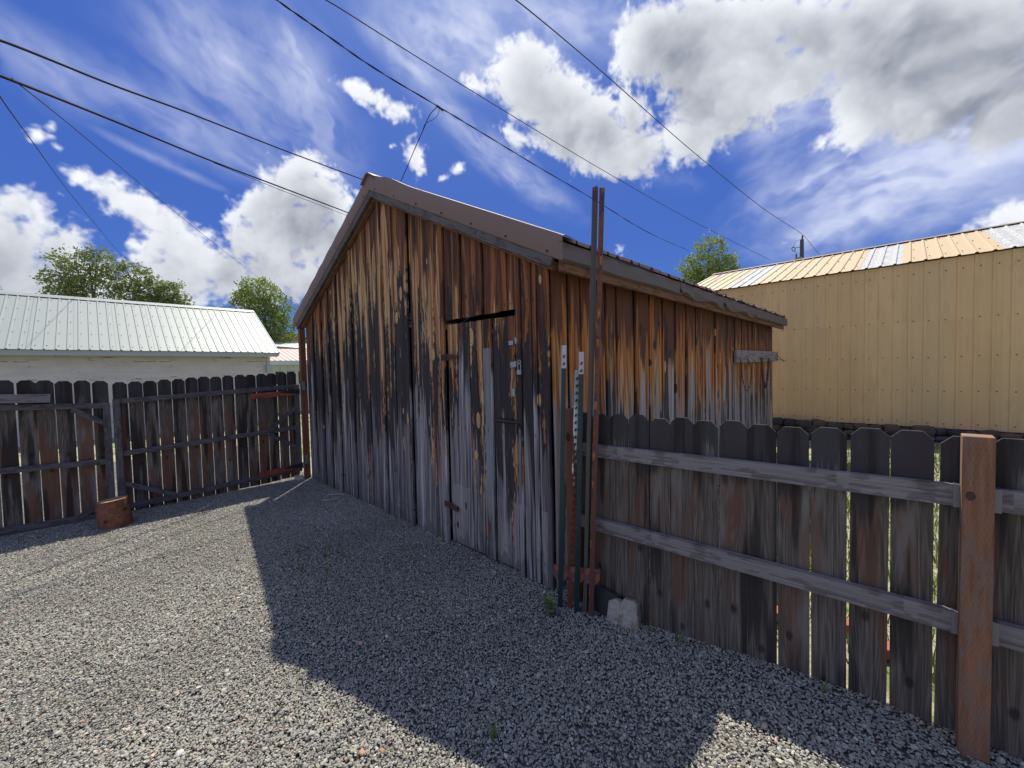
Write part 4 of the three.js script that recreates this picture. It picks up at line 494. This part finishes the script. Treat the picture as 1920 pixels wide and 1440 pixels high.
// ---------------------------------------------------------------- white building beyond the gates
{ const b = thing('white_barn', 'low white clapboard outbuilding with pale ribbed metal roof', 'building'), P = 0.9, rb = P / 4, n = 14, z0 = -2.4;
  const roofMat = new THREE.MeshStandardMaterial({ color: lin(0.27, 0.305, 0.29), roughness: 0.5, metalness: 0.15, side: THREE.DoubleSide }), trim = paint([0.36, 0.42, 0.41], 0.6);
  const peel = makeTex(1024, 512, (u, v, c) => { const a = fbm2(u * 20, v * 24, 5), f = fbm2(u * 60, v * 300, 3), w = fbm2(u * 5, v * 4, 4); set3(c, [0.58, 0.565, 0.51]); mul(c, 0.78 + 0.3 * w); blend(c, [0.24, 0.19, 0.14], ss(0.72, 0.75, a * 0.8 + f * 0.25)); blend(c, [0.25, 0.08, 0.04], ss(0.73, 0.75, fbm2(u * 9 + 3, v * 44, 3)) * 0.8); });
  const sid = new THREE.MeshStandardMaterial({ map: peel, bumpMap: peel, bumpScale: 0.002, roughness: 0.9 }), roof = subgroup('roof', b), wall = subgroup('front_wall', b), r = rng(71);
  for (let k = 0; k < n; k++) { const a = z0 + k * P, e = a + P - 0.004; for (const s2 of [1, -1]) { const m = part('roof_panel', ribbedPanel(a, e, rb, 0.022, (u, s, h) => [-18.8 + s2 * mix(3.4, 0.02, s), mix(2.66, 4.64, s) + h + (k & 1) * 0.004, u], 1, z0 + rb * 0.5), roofMat, roof);
    if (s2 > 0) { const q = []; for (let j = 0; j < 4; j++) for (let i = 0; i < 5; i++) { const c = new THREE.CylinderGeometry(0.012, 0.012, 0.012, 6), s = 0.06 + i * 0.21; c.translate(-18.8 + mix(3.4, 0.02, s), mix(2.66, 4.64, s) + 0.012, a + rb * (j + 0.5) - 0.05); q.push(c); } part('screws', mergeGeometries(q), paint([0.25, 0.27, 0.27]), m); } } }
  part('ridge_cap', ridgeCap(0.586, 0.2, n * P + 0.02).translate(-18.8, 4.688, z0 - 0.02), roofMat, roof);
  part('eave_trim', box(-15.50, -15.46, 2.50, 2.655, z0, z0 + n * P), trim, roof);
  for (const s2 of [1, -1]) part('rake_trim', beam([-18.8, 4.60, z0 - 0.02], [-18.8 + s2 * 3.38, 2.62, z0 - 0.02], 0.13, 0.03), trim, roof);
  for (let k = 0; k < 9; k++) part('rafter_tail', box(-15.75, -15.51, 2.46, 2.52, z0 + 0.4 + k * 1.35, z0 + 0.45 + k * 1.35), trim, roof);
  for (let i = 0; i < 14; i++) { const y = 2.56 - 0.19 * (i + 1), cut = z0 + 4 + 5 * r(); for (const [a, e] of [[z0 + 0.32, cut], [cut + 0.006, z0 + n * P]]) { const g = box(-15.80, -15.755, y, y + 0.196, a, e); warp(g, (p) => { if (p[1] > y + 0.1 && p[0] > -15.78) p[0] -= 0.018; }); part('clapboard', setUV(g, (x, yy, z) => [z / 3.1 + i * 0.37, yy / 1.9]), sid, wall); } }
  part('corner_board', box(-15.78, -15.735, 0, 2.5, z0 + 0.22, z0 + 0.32), paint([0.5, 0.53, 0.47], 0.8), wall);
  part('end_wall', flatGeo([[-15.8, 0], [-21.9, 0], [-21.9, 2.75], [-15.8, 0], [-21.9, 2.75], [-15.8, 2.5], [-15.8, 2.5], [-21.9, 2.75], [-18.8, 4.55]].flatMap(([x, y]) => [x, y, z0 + 0.25])), new THREE.MeshStandardMaterial({ map: peel, side: THREE.DoubleSide, roughness: 0.9 }), b);
  part('back_wall', box(-22.0, -21.9, 0, 2.5, z0 + 0.3, z0 + n * P), sid, b);
  single('meter_box', 'pale grey electric box on the corner of the white building', 'box', new RoundedBoxGeometry(0.16, 0.3, 0.22, 1, 0.01), trim, [-15.66, 2.05, z0 + 0.27]); }

// ---------------------------------------------------------------- small houses seen in the gap
{ const c = thing('green_cottage', 'pale green cottage with pinkish ribbed metal roof beside the white building', 'house', [0, 0, 0]); const wm = paint([0.5, 0.56, 0.47], 0.8), rm = new THREE.MeshStandardMaterial({ color: lin(0.50, 0.37, 0.34), roughness: 0.6, side: THREE.DoubleSide });
  for (let k = 0; k < 16; k++) part('wall_board', box(-19.23, -19.2, 0, 2.3, -2.92 - k * 0.3 - 0.29, -2.92 - k * 0.3), wm, c);
  for (let k = 0; k < 7; k++) part('roof_panel', ribbedPanel(-3.0 - (k + 1) * 0.7, -3.0 - k * 0.7, 0.233, 0.02, (u, s, h) => [mix(-19.0, -21.6, s), mix(2.46, 3.16, s) + h, u], 1), rm, c);
  part('eave_trim', box(-19.02, -18.98, 2.26, 2.455, -7.9, -3.0), paint([0.5, 0.62, 0.6], 0.6), c);
  for (let k = 0; k < 3; k++) { const w = part('window', box(-19.2, -19.17, 1.35, 1.95, -3.3 - k * 0.5 - 0.3, -3.3 - k * 0.5), paint([0.02, 0.022, 0.025], 0.2), c); part('window_frame', mergeGeometries([box(-19.19, -19.16, 1.95, 1.98, -3.62 - k * 0.5, -3.28 - k * 0.5), box(-19.19, -19.16, 1.32, 1.35, -3.62 - k * 0.5, -3.28 - k * 0.5)]), wm, w); } 
  part('back_wall', box(-21.6, -21.5, 0, 3.0, -7.7, -3.1), wm, c); }
{ const c = thing('grey_shed', 'grey board shed with silvery roof between the cottage and yellow house', 'shed'); const wm = paint([0.3, 0.27, 0.23], 0.9); for (let k = 0; k < 14; k++) part('wall_board', box(-24.03, -24, 0, 3.42 - 0.014 * k, -4.4 - k * 0.24 - 0.23, -4.4 - k * 0.24), wm, c); part('roof', flatGeo([-23.9, 3.47, -4.3, -23.9, 3.25, -7.8, -26, 3.75, -7.8, -23.9, 3.47, -4.3, -26, 3.75, -7.8, -26, 3.9, -4.3]), new THREE.MeshStandardMaterial({ color: lin(0.5, 0.53, 0.56), roughness: 0.4, metalness: 0.5, side: THREE.DoubleSide }), c); }
{ const c = thing('yellow_house', 'pale yellow gabled house in the distance beyond the white building', 'house'); const wm = paint([0.62, 0.53, 0.30], 0.8), X = -27.6, ap = -6.35;
  part('gable_wall', flatGeo([X, 0, ap - 2.4, X, 0, ap + 2.4, X, 3.75, ap + 2.4, X, 0, ap - 2.4, X, 3.75, ap + 2.4, X, 3.75, ap - 2.4, X, 3.75, ap - 2.4, X, 3.75, ap + 2.4, X, 4.52, ap]), new THREE.MeshStandardMaterial({ color: lin(0.62, 0.53, 0.30), roughness: 0.8, side: THREE.DoubleSide }), c);
  for (const s of [1, -1]) { part('roof_slope', beam([X - 2.4, 4.60, ap], [X - 2.4, 3.72, ap + s * 2.75], 0.08, 5.4), paint([0.06, 0.055, 0.05], 0.8), c); part('rake_trim', beam([X + 0.15, 4.50, ap], [X + 0.15, 3.64, ap + s * 2.7], 0.14, 0.05), wm, c); }
  const v = part('vent', box(X, X + 0.04, 3.95, 4.2, ap - 0.13, ap + 0.13), paint([0.5, 0.42, 0.22], 0.8), c); part('louver', box(X + 0.04, X + 0.05, 4.05, 4.08, ap - 0.12, ap + 0.12), dark, v); }

// ---------------------------------------------------------------- trees
const barkMat = paint([0.16, 0.145, 0.13], 0.95);
const crownMat = (rgb) => new THREE.MeshPhysicalMaterial({ color: lin(...rgb), roughness: 0.85, transmission: 0.45, thickness: 0, side: THREE.DoubleSide });
function tree(label, x, z, h, blobs, nLeaf, size, rgb, seed, trunkR, bare = 0) {
  const t = thing('leafy_tree', label, 'tree', [x, 0, z], 'trees beyond the buildings'), r = rng(seed), wood = [];
  const tube = (pts, r0, r1) => { const c = new THREE.CatmullRomCurve3(pts), g = new THREE.TubeGeometry(c, 6, 1, 5), p = g.attributes.position; for (let i = 0; i <= 6; i++) { const q = c.getPointAt(i / 6), rr = mix(r0, r1, i / 6); for (let j = 0; j <= 5; j++) { const k = i * 6 + j; p.setXYZ(k, q.x + (p.getX(k) - q.x) * rr, q.y + (p.getY(k) - q.y) * rr, q.z + (p.getZ(k) - q.z) * rr); } } g.computeVertexNormals(); wood.push(g); };
  const V = (a, b, c) => new THREE.Vector3(a, b, c);
  tube([V(0, -0.05, 0), V(0.1, h * 0.3, 0.05), V(-0.05, h * 0.6, -0.1), V(0.05, h * 0.9, 0)], trunkR, trunkR * 0.2);
  const limbs = blobs.map((b) => V(b[0], b[1], b[2]));
  limbs.forEach((L, i) => { const y = Math.max(h * 0.2, Math.min(L.y - 0.5, L.y * (0.5 + 0.2 * r()))); tube([V(0, y, 0), V(L.x * 0.45, mix(y, L.y, 0.5), L.z * 0.45), L], trunkR * 0.4, trunkR * 0.1);
    for (let k = 0; k < 5 + bare; k++) { const R = blobs[i][3], a = r() * 6.28, e = r() * 1.5 - 0.3, E = V(L.x + Math.cos(a) * R * Math.cos(e), L.y + Math.sin(e) * R * blobs[i][4] * 1.05, L.z + Math.sin(a) * R * Math.cos(e)); tube([L, L.clone().lerp(E, 0.5).add(V(0, 0.08, 0)), E], trunkR * 0.11, 0.008); } });
  part('trunk', mergeGeometries(wood), barkMat, t);
  const A = V(0, 0, 0), B = V(0, 0, 0), tot = blobs.reduce((q, b) => q + b[3] ** 2, 0), clumps = [];
  blobs.forEach((b) => { const m = Math.round(70 * b[3] ** 2 / tot * blobs.length) + 10; for (let k = 0; k < m; k++) { let ux, uy, uz, l; do { ux = r() * 2 - 1; uy = r() * 2 - 1; uz = r() * 2 - 1; l = Math.hypot(ux, uy, uz); } while (l > 1 || l < 0.3); const q = Math.pow(l, 0.6) / l * (0.85 + 0.3 * r()); clumps.push([b[0] + ux * q * b[3], b[1] + uy * q * b[3] * b[4], b[2] + uz * q * b[3], b[3] * (0.16 + 0.16 * r())]); } });
  {
    const n = nLeaf, pos = new Float32Array(n * 18); let o = 0;
    for (let i = 0; i < n; i++) { const c = clumps[Math.floor(r() * clumps.length)], g = () => (r() + r() + r() - 1.5) / 0.75; const px = c[0] + g() * c[3], py = c[1] + g() * c[3] * 0.8, pz = c[2] + g() * c[3], s = size * (0.6 + 0.8 * r());
      A.set(r() - 0.5, r() - 0.5, r() - 0.5).normalize(); B.set(r() - 0.5, r() - 0.5, r() - 0.5).cross(A).normalize(); const f = 0.6;
      for (const [a, b] of [[-s, 0], [0, -s * f], [s, 0], [-s, 0], [s, 0], [0, s * f]]) { pos[o] = px + A.x * a + B.x * b; pos[o + 1] = py + A.y * a + B.y * b; pos[o + 2] = pz + A.z * a + B.z * b; o += 3; } }
    const g = new THREE.BufferGeometry(); g.setAttribute('position', new THREE.BufferAttribute(pos, 3)); g.setAttribute('uv', new THREE.BufferAttribute(new Float32Array(n * 12), 2)); g.computeVertexNormals(); part('crown', g, crownMat(rgb), t);
  }
}
const OL = [0.20, 0.25, 0.065], LG = [0.22, 0.30, 0.05];
tree('tall olive green tree with bare twigs above the white roof', -31.3, 2.6, 9.3, [[0, 7.9, 0.5, 1.1, 1.1], [0.2, 7.2, 1.0, 0.9, 1], [0, 8.5, -0.3, 0.9, 1], [0, 6.6, -0.3, 1.2, 1], [0.2, 6.3, 1.0, 0.9, 1]], 5600, 0.075, OL, 1, 0.16, 5);
tree('olive green tree between the tall tree and the small one', -31.6, 0.6, 8.8, [[0, 7.8, 0.3, 1.0, 1], [0, 7.0, -0.5, 0.95, 1], [0.1, 6.4, 0.3, 1.1, 1], [0, 6.3, -0.8, 0.7, 1]], 4600, 0.075, OL, 2, 0.14, 4);
tree('small round-topped tree at the end of the row above the white roof', -30.9, -0.95, 7.8, [[0, 7.0, 0.1, 0.75, 1.1], [0, 6.3, -0.35, 0.7, 1], [0, 6.0, 0.5, 0.7, 1]], 3000, 0.075, OL, 3, 0.11, 2);
tree('thin twiggy tree standing apart from the row above the white roof', -33.4, 6.6, 7.4, [[0, 6.6, 0, 0.7, 0.8], [0, 6.0, 0.4, 0.7, 0.8]], 500, 0.06, [0.09, 0.085, 0.05], 4, 0.1, 10);
tree('bright green leafy tree between the white building and the shed roof', -26.5, -4.8, 7.8, [[0, 7.0, 0.2, 0.95, 0.9], [0, 6.2, 0.8, 0.85, 1], [0, 6.1, -0.7, 0.9, 1], [0, 5.2, 0, 1.2, 1], [0, 4.5, -0.9, 0.9, 1], [0, 4.2, 0.6, 0.9, 1]], 8800, 0.075, LG, 5, 0.16);
tree('bright green tree above the brown roof beside the tan building', -6.0, -21.4, 9.2, [[0.1, 8.1, 0, 0.75, 1.15], [-0.8, 7.4, 0.1, 0.7, 0.9], [0.8, 7.2, -0.1, 0.75, 0.9], [0, 7.0, 0, 1.0, 0.9], [-0.9, 6.4, 0.1, 0.8, 0.9], [0.9, 6.3, 0, 0.8, 0.9], [0.3, 5.6, 0, 1.2, 0.9]], 7600, 0.07, LG, 6, 0.13, 3);

// ---------------------------------------------------------------- utility pole and overhead wires
const blackWire = paint([0.015, 0.015, 0.018], 1), greyWire = paint([0.045, 0.045, 0.05], 1);
{ const p = thing('utility_pole', 'grey utility pole with looped wire behind the tan building', 'utility pole', [-3.95, 0, -35.9]); const w = paint([0.085, 0.075, 0.07], 0.9);
  part('shaft', new THREE.CylinderGeometry(0.13, 0.18, 11.3, 12).translate(0, 5.65, 0), w, p); part('pin_insulator', new THREE.CylinderGeometry(0.05, 0.06, 0.35, 8).translate(0.03, 11.45, 0), paint([0.05, 0.04, 0.04], 0.4), p);
  part('transformer', new THREE.CylinderGeometry(0.26, 0.26, 0.7, 14).translate(-0.15, 9.55, 0.3), paint([0.22, 0.23, 0.25], 0.5), p); part('bushing', new THREE.CylinderGeometry(0.05, 0.06, 0.3, 8).translate(-0.3, 10.05, 0.35), paint([0.1, 0.07, 0.06], 0.3), p);
  const q = new THREE.TorusGeometry(0.13, 0.035, 6, 14); q.scale(0.75, 1.25, 1); q.rotateZ(0.35); q.translate(-0.48, 10.62, 0.35); part('cutout_fuse', q, paint([0.06, 0.05, 0.06], 0.4), p); part('bracket', beam([-0.4, 10.7, 0.3], [0, 10.75, 0.05], 0.04, 0.04), greyWire, p);
  part('jumper', new THREE.TubeGeometry(new THREE.CatmullRomCurve3([[0, 11.35, 0.1], [-0.35, 11.2, 0.2], [-0.5, 10.8, 0.35]].map((a) => new THREE.Vector3(...a))), 12, 0.012, 4), greyWire, p);
  part('jumper', new THREE.TubeGeometry(new THREE.CatmullRomCurve3([[-0.45, 10.45, 0.35], [-0.3, 10.3, 0.35], [-0.3, 10.15, 0.35]].map((a) => new THREE.Vector3(...a))), 12, 0.012, 4), greyWire, p); }
function wire(name, label, pts, r, mat, wob = 0) { const c = new THREE.CatmullRomCurve3(pts.map((p) => new THREE.Vector3(...p))), seg = 90; return single(name, label, 'wire', new THREE.TubeGeometry(c, seg, r, 8), mat); }
wire('overhead_cable', 'thick black overhead cable running to the tip of the shed ridge', [[-3.27, 4.55, 3.14], [-3.45, 4.66, 3.0], [-4.46, 5.13, 2.28], [-5.22, 5.5, 1.52], [-6.41, 6.02, -0.09], [-7.42, 6.46, -2.06], [-8.4, 6.9, -4.0]], 0.012, blackWire);
wire('overhead_cable', 'thick black overhead cable with a splice, lower of the pair by the shed', [[-3.37, 4.34, 3.16], [-3.57, 4.42, 3.02], [-4.71, 4.85, 2.34], [-5.95, 5.23, 1.1], [-6.7, 5.44, -0.03], [-7.81, 5.72, -1.94], [-8.9, 5.95, -4.0]], 0.013, blackWire);
wire('thin_wire', 'thin wire hanging just under the lower thick cable', [[-5.95, 5.215, 1.1], [-6.71, 5.39, -0.04], [-7.83, 5.65, -1.95], [-8.9, 5.86, -4.0]], 0.005, blackWire);
wire('thin_wire', 'thin wire sloping from the splice towards the bright green tree', [[-3.66, 4.47, 2.96], [-5.78, 5.14, 2.7], [-10.22, 6.07, 1.64], [-16.07, 6.65, -0.6], [-21.75, 6.95, -3.2], [-28.01, 6.29, -7.53]], 0.006, blackWire);
wire('thin_wire', 'thin wire dropping steeply towards the tall olive tree', [[-3.38, 4.34, 3.08], [-4.18, 4.51, 3.08], [-6.37, 4.99, 3.02], [-11.33, 5.96, 2.81], [-25.31, 7.73, 1.48]], 0.006, blackWire);
{ const pts = [[-1.73, 4.93, 1.52], [-1.76, 4.92, 1.36], [-1.86, 4.95, 0.98], [-2.09, 5.06, 0.34], [-2.27, 5.16, -0.61], [-2.42, 5.24, -1.46], [-2.53, 5.26, -2.75], [-2.61, 5.24, -4.75], [-2.88, 5.32, -7.24], [-5.49, 7.26, -17.4]], c = new THREE.CatmullRomCurve3(pts.map((p) => new THREE.Vector3(...p))), t = thing('service_cable', 'twisted service cable crossing over the shed ridge', 'wire'), N = 260;
  for (let s = 0; s < 2; s++) { const q = []; for (let i = 0; i <= N; i++) { const p = c.getPoint(i / N), a = i * 0.3 + s * Math.PI; q.push(new THREE.Vector3(p.x + 0.0045 * Math.cos(a), p.y + 0.0045 * Math.sin(a), p.z + 0.0045 * Math.cos(a))); } part('strand', new THREE.TubeGeometry(new THREE.CatmullRomCurve3(q), N * 2, 0.005, 5), s ? greyWire : blackWire, t); } }
{ const t = thing('drop_wire', 'frayed drop wire hanging from the service cable to the shed roof', 'wire'); const tb = (pts, r) => part('strand', new THREE.TubeGeometry(new THREE.CatmullRomCurve3(pts.map((p) => new THREE.Vector3(...p))), 40, r, 5), blackWire, t);
  tb([[-2.27, 5.15, -0.61], [-2.33, 5.05, -0.54], [-2.4, 4.89, -0.49], [-2.48, 4.66, -0.41], [-2.53, 4.44, -0.33], [-2.56, 4.2, -0.23]], 0.005); tb([[-2.25, 5.15, -0.63], [-2.24, 5.04, -0.60], [-2.30, 4.98, -0.56], [-2.38, 4.94, -0.50], [-2.42, 4.86, -0.48], [-2.49, 4.62, -0.40]], 0.003);
  part('clamp', new THREE.CylinderGeometry(0.014, 0.014, 0.1, 8).rotateX(1.4).translate(-2.28, 5.16, -0.66), darkIron, t); }
wire('thin_wire', 'thin high wire passing above the twisted service cable', [[-8.1, 10.76, -1.07], [-7.95, 10.68, -1.64], [-8.29, 10.97, -3.31], [-9.13, 11.7, -7.54], [-9.09, 11.73, -14.97], [-8.08, 11.13, -24.12], [-6.39, 10.53, -37.67]], 0.014, greyWire);
wire('power_line', 'high power line ending on top of the utility pole', [[-5.26, 11.2, -4.84], [-5.34, 11.38, -5.47], [-5.95, 12.39, -9.63], [-5.75, 12.44, -18.7], [-4.63, 11.6, -27.18], [-3.9, 11.66, -35.8], [-3.82, 11.54, -38.93], [-3.64, 11.22, -43.16]], 0.016, greyWire);

renderer.render(scene, camera);
